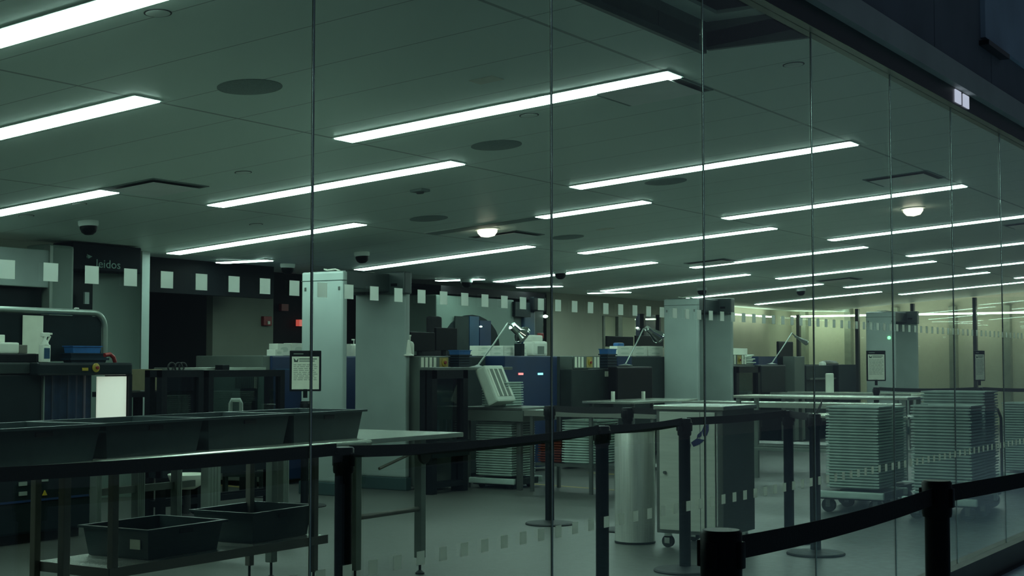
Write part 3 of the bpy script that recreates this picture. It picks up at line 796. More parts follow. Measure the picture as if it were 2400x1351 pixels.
# ------------------------------------------------------------------ tray trolleys
tray_proto = {}
def tray_stack(x, y, z0, n, pitch, lx, ly, mat, label, group, rz=0.0, jit=0.004, top_label=None, name='tray'):
    key = (lx, ly, mat)
    if key not in tray_proto:
        m = MB(); m.tray((0, 0, 0), lx, ly, 0.0255, 0.014, 0.004, 0.95, 0.012)
        o = m.build(name, M[mat]); tray_proto[key] = o; fresh = True
    else: fresh = False
    for i in range(n):
        if fresh and i == 0: o = tray_proto[key]
        else:
            o = tray_proto[key].copy(); COL.objects.link(o)
        o.location = (x + random.uniform(-jit, jit), y + random.uniform(-jit, jit), z0 + pitch * i)
        o.rotation_euler = (0, 0, rz + random.uniform(-0.012, 0.012))
        tag(o, top_label if (top_label and i == n - 1) else label, 'tray', group)
def dolly(label, x, y, lx, ly, z=0.2, handle=False, wheel=0.06):
    t = thing('dolly', label, 'trolley', (x, y, 0), 0, 'tray trolleys')
    MB().box((0, 0, z - 0.05), (lx, ly, 0.07), bev=0.01).build('deck', M['darkgrey'], t)
    b = MB()
    b.box((-lx / 2 - 0.02, 0, z - 0.04), (0.04, ly + 0.06, 0.06), bev=0.012); b.box((lx / 2 + 0.02, 0, z - 0.04), (0.04, ly + 0.06, 0.06), bev=0.012)
    b.build('bumper', M['tray'], t)
    for sx in (-1, 1):
        for sy in (-1, 1):
            cx, cy = sx * (lx / 2 - 0.07), sy * (ly / 2 - 0.07)
            w = MB(); w.cyl((cx - 0.02, cy, wheel), (cx + 0.02, cy, wheel), wheel, n=24)
            wo = w.build('wheel', M['rubber'], t, smooth=True)
            f = MB(); f.box((cx, cy, z - 0.088), (0.05, 0.05, 0.012)); f.box((cx - 0.027, cy, wheel + 0.02), (0.006, 0.04, z - 0.10 - wheel + 0.03)); f.box((cx + 0.027, cy, wheel + 0.02), (0.006, 0.04, z - 0.10 - wheel + 0.03))
            f.build('fork', M['steel_dark'], wo)
    if handle:
        h = MB(); hx = lx / 2 + 0.03
        h.tube([(hx, -ly / 2, z - 0.04), (hx, -ly / 2, 0.80), (hx, -ly / 2 + 0.03, 0.88), (hx, -ly / 2 + 0.10, 0.91), (hx, ly / 2 - 0.10, 0.91), (hx, ly / 2 - 0.03, 0.88), (hx, ly / 2, 0.80), (hx, ly / 2, z - 0.04)], 0.013)
        h.build('handle', M['rubber'], t, smooth=True)
    return t
GT = 'grey trays stacked on the trolleys'
dolly('low trolley under the left-hand tall stack of grey trays', 12.50, 4.24, 0.62, 0.56)
tray_stack(12.50, 4.24, 0.205, 28, 0.0255, 0.46, 0.47, 'tray', 'grey tray in the tall left-hand stack on the trolleys', GT, top_label='topmost grey tray of the left-hand trolley stack')
dolly('low trolley under the right-hand tall stack of grey trays', 12.35, 3.42, 0.62, 0.56, wheel=0.06)
tray_stack(12.32, 3.42, 0.205, 29, 0.0255, 0.46, 0.50, 'tray', 'grey tray in the tall right-hand stack on the trolleys', GT, top_label='topmost grey tray of the right-hand trolley stack')
dolly('low trolley behind the right-hand tray stack', 13.15, 3.55, 0.62, 0.56, handle=True, wheel=0.07)
tray_stack(13.15, 3.55, 0.205, 33, 0.0255, 0.46, 0.56, 'tray', 'grey tray in the taller stack behind the right-hand one', GT, top_label='topmost grey tray of the taller rear stack')
tray_stack(13.20, 4.35, 0.205, 27, 0.0255, 0.46, 0.47, 'tray', 'grey tray in the rear stack behind the left-hand one', GT, top_label='topmost grey tray of the rear left stack')
dolly('low trolley behind the left-hand tray stack', 13.22, 4.35, 0.62, 0.56)
dolly('low trolley at the right edge beside the glass', 15.4, 3.35, 0.62, 0.70, wheel=0.08)
tray_stack(15.4, 3.35, 0.205, 27, 0.0255, 0.46, 0.64, 'tray', 'grey tray in the stack cut by the right edge', GT, top_label='topmost grey tray of the stack at the right edge')

# ------------------------------------------------------------------ screening lanes
def face(px0, px1, py0, py1, Y):
    """real-world x and z range of a vertical face standing at depth y = Y"""
    c = (px0 + px1) / 2
    zt = at_y(c, py0, Y).z
    zb = 0.0 if py1 is None else at_y(c, py1, Y).z
    return at_y(px0, 850, Y).x, at_y(px1, 850, Y).x, zb, zt
def fb(mb, px0, px1, py0, py1, Y, dy, bev=0.0, lift=0.0):
    a, b, z0, z1 = face(px0, px1, py0, py1, Y)
    mb.b2(a, b, Y, Y + dy, max(z0, lift), z1, bev)
    return mb
def solo(name, label, cat, mat, px0, px1, py0, py1, Y, dy, bev=0.004, group=None):
    return tag(fb(MB(), px0, px1, py0, py1, Y, dy, bev).build(name, M[mat]), label, cat, group)
def estop(parent, x, y, z, r=0.03):
    m = MB(); m.lathe([(0.001, 0), (r, 0), (r, 0.006), (r * 0.8, 0.01), (0.001, 0.01)], (0, 0, 0), 22)
    m.bm.transform(Matrix.Translation((x, y, z)) @ Matrix.Rotation(PI / 2, 4, 'X'))
    o = m.build('stop_plate', M['yellow'], parent, world=True, smooth=True)
    m = MB(); m.lathe([(0.001, 0), (r * 0.3, 0), (r * 0.3, 0.008), (r * 0.42, 0.01), (r * 0.38, 0.018), (0.001, 0.02)], (0, 0, 0), 18)
    m.bm.transform(Matrix.Translation((x, y - 0.008, z)) @ Matrix.Rotation(PI / 2, 4, 'X'))
    m.build('stop_button', M['red'], o, world=True, smooth=True)
def spray_bottle(label, loc, h=0.26, mat='white', trig='white', rz=0.0, group=None):
    t = thing('spray_bottle', label, 'bottle', loc, rz, group)
    s = h / 0.26
    m = MB(); m.box((0, 0, 0.075 * s), (0.085 * s, 0.06 * s, 0.15 * s), bev=0.014 * s); m.lathe([(0.036 * s, 0.145 * s), (0.030 * s, 0.165 * s), (0.015 * s, 0.19 * s), (0.014 * s, 0.205 * s), (0.001, 0.205 * s)], n=20)
    m.build('bottle', M[mat], t, smooth=True)
    m = MB(); m.b2(-0.030 * s, 0.030 * s, -0.0325 * s, -0.0305 * s, 0.03 * s, 0.12 * s); m.build('label', M['bluemetal'], t)
    m = MB(); m.box((0.005 * s, 0, 0.232 * s), (0.085 * s, 0.024 * s, 0.036 * s), bev=0.006 * s); m.box((0.06 * s, 0, 0.24 * s), (0.03 * s, 0.016 * s, 0.016 * s), bev=0.003 * s)
    m.box((0.042 * s, 0, 0.195 * s), (0.012 * s, 0.016 * s, 0.06 * s), ry=0.5, bev=0.003 * s); m.cyl((0, 0, 0.2 * s), (0, 0, 0.22 * s), 0.017 * s, n=16)
    m.build('trigger_head', M[trig], t)
    return t
def pump_bottle(label, loc, h=0.19):
    t = thing('pump_bottle', label, 'bottle', loc, 0, 'hand gel pump bottles')
    s = h / 0.19
    MB().lathe([(0.034 * s, 0), (0.036 * s, 0.006 * s), (0.036 * s, 0.10 * s), (0.028 * s, 0.122 * s), (0.012 * s, 0.13 * s), (0.001, 0.13 * s)], n=20).build('bottle', M['white'], t, smooth=True)
    m = MB(); m.cyl((0, 0, 0.128 * s), (0, 0, 0.178 * s), 0.006 * s, n=10); m.box((-0.012 * s, 0, 0.18 * s), (0.045 * s, 0.014 * s, 0.014 * s), bev=0.003 * s)
    m.build('pump', M['white'], t)
    return t
def glove_box(label, px0, px1, py0, py1, Y, dy=0.12, mat='white', group='white glove boxes'):
    a, b, z0, z1 = face(px0, px1, py0, py1, Y)
    t = thing('glove_box', label, 'box', ((a + b) / 2, Y + dy / 2, z0), 0, group)
    MB().b2(a, b, Y, Y + dy, z0, z1, 0.003).build('carton', M[mat], t, world=True)
    m = MB(); c = (a + b) / 2; w = (b - a) * 0.28; m.lathe([(0.001, 0), (1, 0), (1, 0.02), (0.001, 0.02)], (0, 0, 0), 18)
    m.bm.transform(Matrix.Translation((c, Y + 0.001, (z0 + z1) / 2)) @ Matrix.Rotation(PI / 2, 4, 'X') @ Matrix.Diagonal((w, (z1 - z0) * 0.22, 0.1, 1)))
    m.build('opening', M['tray_pale'], t, world=True)
    return t

# --- left lane: dark machine with a tunnel, right at the left edge
t = thing('x_ray_machine', 'dark x-ray machine with hanging curtain at the left edge', 'x-ray machine', (6.9, 9.2, 0))
MB().b2(5.4, 7.60, 8.52, 10.0, 0.07, 0.86, 0.02).build('base', M['dark'], t, world=True)
MB().b2(5.45, 7.55, 8.6, 9.9, 0.0, 0.07).build('plinth', M['rubber'], t, world=True)
MB().b2(5.4, 7.12, 8.52, 10.0, 0.86, 1.22, 0.015).build('cabinet', M['dark'], t, world=True)
MB().b2(7.12, 7.88, 8.95, 10.0, 0.86, 1.22).build('tunnel', M['dark'], t, world=True)
ho = MB().b2(7.00, 7.90, 8.42, 8.72, 1.205, 1.30, 0.018).build('hood', M['dark'], t, world=True)
MB().b2(5.4, 7.0, 8.50, 9.9, 1.22, 1.30, 0.012).build('top_panel', M['darkgrey'], t, world=True)
MB().b2(7.875, 7.905, 8.43, 8.70, 0.55, 1.21).build('side_frame', M['black'], t, world=True)
MB().b2(7.118, 7.128, 8.50, 8.52, 0.86, 1.2).build('edge_strip', M['alu'], t, world=True)
m = MB()
for i in range(6):
    x0 = 7.14 + i * 0.073
    m._add([(x0 + 0.073 * s, 8.53 + 0.012 * math.sin(PI * s) - 0.006 * (i % 2), z) for z in (0.865, 1.205) for s in (0, 0.25, 0.5, 0.75, 1)],
           [(k, k + 1, k + 6, k + 5) for k in range(4)])
m.build('curtain', M['curtain'], t, world=True)
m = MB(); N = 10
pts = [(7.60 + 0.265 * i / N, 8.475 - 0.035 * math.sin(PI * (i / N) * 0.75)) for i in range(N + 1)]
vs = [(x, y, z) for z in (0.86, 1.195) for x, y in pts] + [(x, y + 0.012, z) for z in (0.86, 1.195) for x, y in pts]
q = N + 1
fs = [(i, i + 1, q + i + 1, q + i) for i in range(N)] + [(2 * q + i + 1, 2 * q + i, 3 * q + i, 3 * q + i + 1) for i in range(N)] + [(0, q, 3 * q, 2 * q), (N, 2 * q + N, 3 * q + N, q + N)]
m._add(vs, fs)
m.build('curved_panel', M['bright_panel'], t, world=True, smooth=True)  # curved panel with a weak emission of its own
estop(ho, 7.53, 8.418, 1.262, 0.034)
MB().b2(7.40, 7.455, 8.414, 8.419, 1.24, 1.262).build('name_plate', M['yellow'], ho, world=True)
m = MB()
for px, py in ((55, 1135), (55, 1158), (105, 1125)):
    q = at_y(px, py, 8.51); m.b2(q.x - 0.035, q.x + 0.035, 8.512, 8.521, q.z - 0.014, q.z + 0.014)
m.build('label_plate', M['print'], t, world=True)
m = MB()
for px, py in ((106, 1156), (144, 1150)):
    q = at_y(px, py, 8.51); m.prism([(q.x - 0.02, q.z - 0.018), (q.x + 0.02, q.z - 0.018), (q.x, q.z + 0.018)], 'y', 8.511, 8.521)
m.build('warning_triangle', M['yellow'], t, world=True)
MB().b2(5.4, 7.61, 8.512, 8.522, 0.30, 0.315).build('blue_stripe', M['navy'], t, world=True)

t = thing('pipe_frame', 'pale bent pipe frame with a dark screen above the left machine', 'frame', (6.8, 8.9, 1.30))
xr = at_y(245, 800, 8.9).x; zt = at_y(200, 733, 8.9).z
xl = 5.2
m = MB(); pts = [(xl, 8.9, zt)]
for i in range(9):
    a = PI / 2 * i / 8; pts.append((xr - 0.12 + 0.12 * math.sin(a), 8.9, zt - 0.12 + 0.12 * math.cos(a)))
pts.append((xr, 8.9, 1.30))
m.tube(pts, 0.024, 14); m.cyl((xl, 8.9, 1.30), (xl, 8.9, zt), 0.024)
m.build('pipe', M['alu'], t, world=True, smooth=True)
MB().b2(xl, xr - 0.03, 8.905, 8.915, 1.31, zt - 0.03).build('screen_panel', M['dark'], t, world=True)
MB().lathe([(0.001, 0), (0.02, 0), (0.02, 0.012), (0.001, 0.016)], (at_y(179, 730, 8.9).x, 8.9, zt + 0.022), 14).build('clamp', M['steel'], t, world=True)

solo('paper_notice', 'plain white sheet stuck to the dark screen at the left', 'paper', 'paper', 52, 100, 740, 830, 8.888, 0.004, 0)
solo('dark_crate', 'black flat crate on top of the left machine', 'crate', 'black', -30, 88, 829, 851, 8.55, 0.22, 0.01)
m = solo('tissue_box', 'white wipes box on the black crate at the left edge', 'box', 'white', -10, 45, 803, 829, 8.6, 0.14, 0.012)
m = solo('small_box', 'small black box between the wipes box and the spray bottle', 'box', 'brown_steel', 45, 64, 809, 829, 8.6, 0.1, 0.004)
m = solo('paper_cup', 'white cup at the left edge behind the wipes box', 'cup', 'white', -8, 11, 785, 803, 8.7, 0.06, 0.006)
q = at_y(104, 850, 8.50)
spray_bottle('white spray bottle with a blue label on the left machine', (q.x, 8.50, 1.302), 0.225)
def bin_stack(name, px0, px1, py0, py1, Y, n, labels, group, top='blue_bin', low='blue_dark', dy=0.3):
    a, b, z0, z1 = face(px0, px1, py0, py1, Y)
    a2 = at_y(px0, 850, Y + dy).x
    if b - a2 > 0.1: a = a2
    h = (z1 - z0) / (n + (0.8 if n > 3 else 0))
    for i in range(n):
        k = MB()
        if i == n - 1:
            k.tray((0, 0, 0), b - a, dy, h * (1.8 if n > 3 else 1.0), 0.008, 0.005, 0.94, 0.008)
        else:
            k.tray((0, 0, 0), b - a, dy, h, 0.016, 0.005, 0.95, h * 0.45)
        k.bm.transform(Matrix.Translation(((a + b) / 2, Y + dy / 2, z0 + h * i)))
        tag(k.build(name, M[top if i == n - 1 else low]), labels[1] if i == n - 1 else labels[0], 'bin', group)
bin_stack('stacked_bin', 140, 256, 828, 851, 8.75, 2, ('dark bin under the bright blue bin on the left machine',) * 2, 'bins on the left machine', 'blue_dark', dy=0.12)
bin_stack('blue_bin', 145, 240, 811, 828, 8.75, 1, ('', 'bright blue bin on top of the left machine'), 'bins on the left machine', dy=0.12)
m = MB(); m.tube([at_y(245, 833, 8.6), at_y(258, 831, 8.6), at_y(266, 838, 8.6), at_y(270, 850, 8.6)], 0.016, 10)
tag(m.build('red_handle', M['red'], smooth=True), 'red bent handle beside the blue bin on the left machine', 'handle')

# --- body scanner behind the left lane
Y = 10.55
t = thing('body_scanner', 'tall grey body scanner with a dark header at the far left', 'body scanner', (at_y(200, 850, Y).x, Y + 0.4, 0))
a, b, z0, z1 = face(108, 171, 574, None, Y); MB().b2(a, b, Y, Y + 0.3, 0, z1 + 0.0, 0.03).build('left_column', M['scanner_body'], t, world=True)
a, b, z0, z1 = face(-260, 112, 572, 665, Y - 0.05); MB().b2(a, b, Y - 0.06, Y + 0.02, z0, z1, 0.01).build('upper_panel', M['detector'], t, world=True)
m = MB(); m.b2(a, b, Y + 0.05, Y + 0.2, 0, z0 + 0.1); m.build('dark_bay', M['dark'], t, world=True)
a, b, z0, z1 = face(108, 115, 576, None, Y - 0.05); MB().b2(a, b, Y - 0.08, Y - 0.0, 0, z1).build('edge_post', M['alu'], t, world=True)
a, b, z0, z1 = face(171, 331, 584, 636, Y); hd = MB().b2(a, b, Y + 0.02, Y + 0.3, z0, z1 + 0.04, 0.01).build('header', M['scanner_dark'], t, world=True)
HA, HB, HZ0, HZ1 = a, b, z0, z1
a, b, z0, z1 = face(171, 272, 636, None, Y); MB().b2(a, b, Y + 0.30, Y + 0.34, 0, z1).build('dark_interior', M['dark'], t, world=True)
a, b, z0, z1 = face(266, 331, 636, None, Y); m = MB()
N = 10; vs = []
for zz in (0, z1):
    for i in range(N + 1):
        s = i / N; vs.append((a + (b - a) * math.sin(s * PI / 2), Y + 0.30 - 0.28 * (1 - math.cos(s * PI / 2)) , zz))
m._add(vs, [(i, i + 1, N + 2 + i, N + 1 + i) for i in range(N)])
m.build('curved_door', M['scanner_body'], t, world=True, smooth=True)
q0, q1 = at_y(199, 685, Y + 0.2), at_y(209, 713, Y + 0.2)
MB().b2(q0.x, q1.x, Y + 0.2, Y + 0.22, q1.z, q0.z).build('inner_light_plate', M['detector'], t, world=True)
fc = bpy.data.curves.new('lettering', 'FONT'); fc.body = 'leidos'; fc.size = 0.112; fc.extrude = 0.002; fc.resolution_u = 3
tmp = bpy.data.objects.new('lettering_tmp', fc); COL.objects.link(tmp)
bpy.context.view_layer.update()
me = bpy.data.meshes.new_from_object(tmp.evaluated_get(bpy.context.evaluated_depsgraph_get()))
bpy.data.objects.remove(tmp)
me.transform(Matrix.Rotation(PI / 2, 4, 'X'))
wd = max(v.co.x for v in me.vertices) - min(v.co.x for v in me.vertices)
q0, q1 = at_y(227, 618, Y), at_y(283, 622, Y)
sx = (q1.x - q0.x) / wd
me.transform(Matrix.Diagonal((sx, 1, 1.0, 1)))
lt = bpy.data.objects.new('lettering', me); COL.objects.link(lt); lt.parent = hd
lt.location = Vector((q0.x, Y + 0.015, q0.z - 0.035)) - ROOTS[hd.name][0]
me.materials.append(M['logo_green'])
c = at_y(212, 601, Y)
m = MB()
m.prism([(c.x - 0.03, c.z + 0.018), (c.x + 0.035, c.z), (c.x - 0.012, c.z - 0.022), (c.x - 0.018, c.z - 0.002)], 'y', Y + 0.012, Y + 0.019)
m.prism([(c.x - 0.035, c.z + 0.004), (c.x - 0.022, c.z + 0.0), (c.x - 0.026, c.z - 0.02)], 'y', Y + 0.012, Y + 0.019)
m.build('logo_mark', M['logo_green'], hd, world=True)

# --- frames, counter and blue machine between the left lane and the nearest detector
Y = 9.9
t = thing('steel_counter', 'long low steel counter behind the dark glazed frames', 'counter', (at_y(520, 850, Y).x, Y + 0.2, 0))
a, b, z0, z1 = face(432, 624, 862, 872, Y); MB().b2(a, b, Y, Y + 0.4, z0, z1, 0.004).build('counter_top', M['table_top'], t, world=True)
for px in (436, 616):
    a, b, _, _ = face(px, px + 6, 862, None, Y); MB().b2(a, b, Y + 0.1, Y + 0.3, 0, z0).build('leg', M['dark'], t, world=True)
solo('black_block', 'small black block on the steel counter', 'box', 'black', 522, 538, 856, 868, Y - 0.1, 0.1)
def dark_frame(label, px0, px1, py0, Y, w=0.06, dy=0.5, low=0.1, mid=None, back=False):
    a, b, z0, z1 = face(px0, px1, py0, None, Y)
    t = thing('glazed_frame', label, 'frame', ((a + b) / 2, Y + dy / 2, 0), 0, 'dark glazed hoods')
    for x in (a + w / 2, b - w / 2):
        for y in (Y + w / 2, Y + dy - w / 2):
            MB().box((x, y, z1 / 2), (w, w, z1)).build('post', M['black'], t, world=True)
    m = MB(); m.b2(a, b, Y, Y + w, z1 - w, z1); m.b2(a, b, Y + dy - w, Y + dy, z1 - w, z1); m.b2(a, a + w, Y, Y + dy, z1 - w, z1); m.b2(b - w, b, Y, Y + dy, z1 - w, z1)
    m.build('top_rail', M['black'], t, world=True)
    m = MB(); m.b2(a + w, b - w, Y, Y + w * 0.7, low, low + 0.05); m.b2(a + w, b - w, Y + dy - w, Y + dy, low, low + 0.05); m.b2(a, a + w, Y + w, Y + dy - w, low, low + 0.05); m.b2(b - w, b, Y + w, Y + dy - w, low, low + 0.05)
    m.build('bottom_rail', M['black'], t, world=True)
    zm = mid if mid else 0.55
    m = MB(); m.b2(a, b, Y - 0.02, Y + dy, zm - 0.16, zm); m.build('mid_deck', M['dark'], t, world=True)
    if back: MB().b2(a + w, b - w, Y + dy - 0.02, Y + dy, zm, z1 - w).build('back_sheet', M['machine_grey'], t, world=True)
    m = MB(); m.b2(a + w, b - w, Y + w / 2 - 0.003, Y + w / 2 + 0.003, zm, z1 - w); m.build('glass_sheet', M['glass_smoke'], t, world=True)
    return t, a, b, z1
dark_frame('dark glazed frame just right of the pale column, left one', 380, 478, 868, 8.9, dy=0.2, mid=0.5)
tf, fa, fb_, fz = dark_frame('wide dark glazed frame left of the nearest detector', 490, 668, 868, 8.9, dy=0.2, mid=0.5)
m = MB()
for i in range(13):
    x = at_y(549 + 4.5 * i, 890, 9.2).x
    m.b2(x, x + 0.012, 9.19, 9.2, at_y(560, 911, 9.2).z, at_y(560, 884, 9.2).z)
m.build('vent_slots', M['machine_grey'], tf, world=True)
solo('cardboard_box', 'tan cardboard box beside the pale column', 'box', 'cardboard', 355, 381, 866, 916, 9.6, 0.3)
a, b, z0, z1 = face(345, 388, 918, 925, 9.4)
t = thing('side_shelf', 'dark shelf arm holding the tan cardboard box', 'shelf', ((a + b) / 2, 9.6, 0))
a, b, z0, z1 = face(292, 392, 919, 931, 9.55); MB().b2(a, b, 9.5, 9.95, z0, z1).build('board', M['black'], t, world=True)
MB().b2(b - 0.06, b, 9.7, 9.76, 0, z0).build('leg', M['black'], t, world=True)
MB().b2(a + 0.3, a + 0.36, 9.7, 9.76, 0, z0).build('leg', M['black'], t, world=True)
for i, (px, lab) in enumerate(((404, 'left coil of black cable on the glazed frame'), (420, 'middle coil of black cable on the glazed frame'), (430, 'right coil of black cable on the glazed frame'))):
    q = at_y(px, 866, 9.05); pts = [(q.x + 0.035 * math.cos(k * PI / 8), 9.05 + 0.03 * (k / 16), fz + 0.03 + 0.035 * math.sin(k * PI / 8)) for k in range(17)]
    tag(MB().tube(pts, 0.008, 8).build('cable_coil', M['rubber'], smooth=True), lab, 'cable', 'cable coils on the frame')
# pair of bent tubes standing on the tables
q0 = at_d(541, 10.3); q1 = at_d(566, 10.3)
t = thing('tube_handle', 'pale bent tube handle standing behind the dark bins', 'handle', (q0.x, q0.y, 0.772))
pts = [(q0.x, q0.y, 0.772), (q0.x, q0.y, 1.01), (q0.x + (q1.x - q0.x) * 0.12, q0.y + (q1.y - q0.y) * 0.12, 1.035), (q0.x + (q1.x - q0.x) * 0.88, q0.y + (q1.y - q0.y) * 0.88, 1.035), (q1.x, q1.y, 1.01), (q1.x, q1.y, 0.772)]
MB().tube(pts, 0.014, 12).build('tube', M['alu'], t, world=True, smooth=True)
# aluminium work table behind the bins
L = [at_d(229, 10.2), at_d(328, 10.6), at_d(497, 9.9), at_d(417, 10.9), at_d(665, 10.6)]
tw = thing('work_table', 'long work table on aluminium legs behind the dark bins', 'table', (7.6, 7.0, 0))
tp = MB(); xs = [p.x for p in L]; ys = [p.y for p in L]
tp.b2(min(xs) - 0.05, max(xs) + 0.05, min(ys) - 0.05, max(ys) + 0.05, 0.74, 0.77, 0.004); tp.build('table_top', M['table_top'], tw, world=True)
for i, (p, w) in enumerate(zip(L, (0.05, 0.07, 0.12, 0.05, 0.06))):
    m = MB(); m.b2(p.x - w / 2, p.x + w / 2, p.y - 0.035, p.y + 0.035, 0, 0.74, 0.004)
    for k in (-0.25, 0.0, 0.25): m.b2(p.x + w * k - 0.003, p.x + w * k + 0.003, p.y - 0.038, p.y - 0.034, 0.0, 0.74)
    m.build('leg', M['alu'], tw, world=True)
m = MB(); m.b2(min(xs), max(xs), L[1].y - 0.02, L[1].y + 0.02, 0.36, 0.41); m.build('crossbar', M['steel_dark'], tw, world=True)
q = at_d(442, 12.0)
t = thing('white_tub', 'white round tub under the work table', 'tub', (q.x, q.y, 0.0))
MB().lathe([(0.03, 0.0), (0.14, 0.0), (0.15, 0.03), (0.03, 0.06), (0.03, 0.26), (0.001, 0.26)], n=24).build('foot', M['rubber'], t, smooth=True)
MB().lathe([(0.06, 0.26), (0.13, 0.30), (0.16, 0.38), (0.155, 0.385), (0.12, 0.31), (0.001, 0.29)], n=28).build('bowl', M['white'], t, smooth=True)
q = at_d(570, 14.4)
t = thing('low_bench', 'low dark bench rail left of the detector post', 'bench', (q.x, q.y, 0))
a = at_d(525, 14.4); b = at_d(622, 14.4)
m = MB(); m.box(((a.x + b.x) / 2, (a.y + b.y) / 2, 0.20), ((b - a).length, 0.05, 0.055), rz=math.atan2(b.y - a.y, b.x - a.x)); m.build('rail', M['darkgrey'], t, world=True)
for p in (a.lerp(b, 0.06), a.lerp(b, 0.94)):
    MB().b2(p.x - 0.02, p.x + 0.02, p.y - 0.02, p.y + 0.02, 0, 0.19).build('leg', M['darkgrey'], t, world=True)

Y = 10.3
t = thing('x_ray_machine', 'navy blue x-ray machine behind the nearest detector', 'x-ray machine', (at_y(740, 850, Y).x, Y + 0.5, 0))
a, b, z0, z1 = face(637, 868, 835, None, Y); MB().b2(a, b, Y, Y + 1.0, 0.05, z1, 0.015).build('body', M['navy'], t, world=True)
MB().b2(a + 0.05, b - 0.05, Y + 0.05, Y + 0.95, 0, 0.05).build('plinth', M['rubber'], t, world=True)
a, b, z0, z1 = face(619, 637, 834, None, Y); MB().b2(a, b, Y + 0.02, Y + 0.98, 0.05, z1, 0.01).build('end_panel', M['machine_grey'], t, world=True)
a, b, z0, z1 = face(645, 682, 865, 868, Y); MB().b2(a, b, Y - 0.004, Y + 0.002, z0, z1).build('light_strip', M['bluemetal'], t, world=True)
a, b, z0, z1 = face(637, 868, 968, 974, Y); MB().b2(a, b, Y - 0.004, Y + 0.002, z0, z1).build('seam', M['dark'], t, world=True)
for i, (a0, a1, y0, y1, lab) in enumerate(((650, 682, 806, 834, 'tall white box left of the nearest detector'), (645, 664, 820, 835, 'small white box in front of the tall one, left of the detector'), (684, 716, 805, 834, 'white box just beside the detector pillar'), (822, 850, 807, 837, 'white box seen between the detector pillars'))):
    glove_box(lab, a0, a1, y0, y1, Y + (0.02 if i == 1 else 0.12))
pump_bottle('white pump bottle seen between the detector pillars', (at_y(829, 837, Y + 0.05).x, Y + 0.05, face(822, 850, 807, 837, Y)[2] + 0.006), 0.2)
t = thing('fire_alarm', 'red fire alarm box with a strobe on the grey green wall', 'fire alarm', (at_y(624, 755, 12.19).x, 12.17, at_y(624, 755, 12.19).z - 0.08))
a, b, z0, z1 = face(615, 634, 742, 764, 12.17); MB().b2(a, b, 12.15, 12.199, z0, z1, 0.008).build('housing', M['red'], t, world=True)
m = MB(); c = at_y(629, 757, 12.15); m.b2(c.x - 0.02, c.x + 0.02, 12.135, 12.152, c.z - 0.02, c.z + 0.02, 0.006); m.build('strobe', M['white'], t, world=True)
a, b, z0, z1 = face(701, 720, 750, 765, 12.5); tag(MB().b2(a, b, 12.5, 12.56, z0, z1).build('lit_sign', M['exit_red']), 'red lit sign on the dark wall beside the nearest detector', 'sign')
a, b, z0, z1 = face(662, 678, 713, 729, 12.5); tag(MB().b2(a, b, 12.52, 12.57, z0, z1).build('dim_sign', M['red']), 'dim red sign above the lit red sign on the dark wall', 'sign')

# --- second lane, right of the nearest detector
def label_strip_panel(parent, px0, px1, py0, py1, Y, n, stop_px, skip=None):
    a, b, z0, z1 = face(px0, px1, py0, py1, Y)
    MB().b2(a, b, Y - 0.01, Y, z0, z1).build('control_panel', M['machine_grey'], parent, world=True)
    m = MB()
    w = (b - a) / (n * 1.0)
    for i in range(n):
        x = a + w * (i + 0.18)
        if stop_px and abs(x + w * 0.3 - at_y(stop_px, 850, Y).x) < 0.12: continue
        m.b2(x, x + w * 0.62, Y - 0.014, Y - 0.009, z0 + 0.012, z1 - 0.006)
    m.build('white_strips', M['paper'], parent, world=True)
    if stop_px:
        q = at_y(stop_px, (py0 + py1) / 2, Y)
        MB().b2(q.x - 0.075, q.x + 0.075, Y - 0.013, Y - 0.009, z0 + 0.01, z1 - 0.006).build('stop_backing', M['yellow_tape'], parent, world=True)
        estop(parent, q.x, Y - 0.014, q.z, 0.042)
Y = 8.72
t = thing('x_ray_machine', 'grey and navy x-ray machine right of the nearest detector', 'x-ray machine', (13.0, 9.6, 0))
z1 = at_y(975, 835, 8.7).z; b = 12.55
MB().b2(12.09, 12.5, 8.55, at_x(950, 850, 12.09).y, 0.03, z1, 0.012).build('end_tower', M['machine_grey'], t, world=True)
a2, b2_, z0, z1 = face(1000, 1186, 836, None, Y + 0.22); MB().b2(b, b2_, Y + 0.5, Y + 1.0, 0.04, z1, 0.01).build('rear_body', M['darkgrey'], t, world=True)
a, b, z0, z1 = face(1183, 1306, 835, 958, Y + 0.3); bo = MB().b2(a, b, Y + 0.3, Y + 1.1, 0.05, z1, 0.012).build('blue_body', M['navy'], t, world=True)
for px, w, mt, nm in ((1220, 0.05, 'led_red', 'red_display'), (1266, 0.055, 'led_cyan', 'cyan_display')):
    q = at_y(px, 877, Y + 0.3); MB().b2(q.x - w, q.x + w, Y + 0.292, Y + 0.302, q.z - 0.012, q.z + 0.012).build(nm, M[mt], bo, world=True)
label_strip_panel(t, 983, 1050, 837, 864, 8.52, 7, 1038)
dark_frame('dark glazed hood at the tunnel mouth of the second lane', 1013, 1097, 868, 8.3, w=0.085, dy=0.15, low=0.06, mid=0.52, back=True)
a, b, z0, z1 = face(1000, 1183, 861, 868, 8.4)
tag(MB().b2(a, b, 8.30, 8.46, z0, z1, 0.004).build('shelf_board', M['steel_dark']), 'long thin shelf board on top of the dark hood', 'shelf')
ZS = z1
bin_stack('stacked_bin', 1050, 1106, 821, 861, 8.42, 6, ('dark bin in the stack under a blue one, second lane', 'blue bin topping the dark stack in the second lane'), 'bin stack in the second lane', dy=0.14)
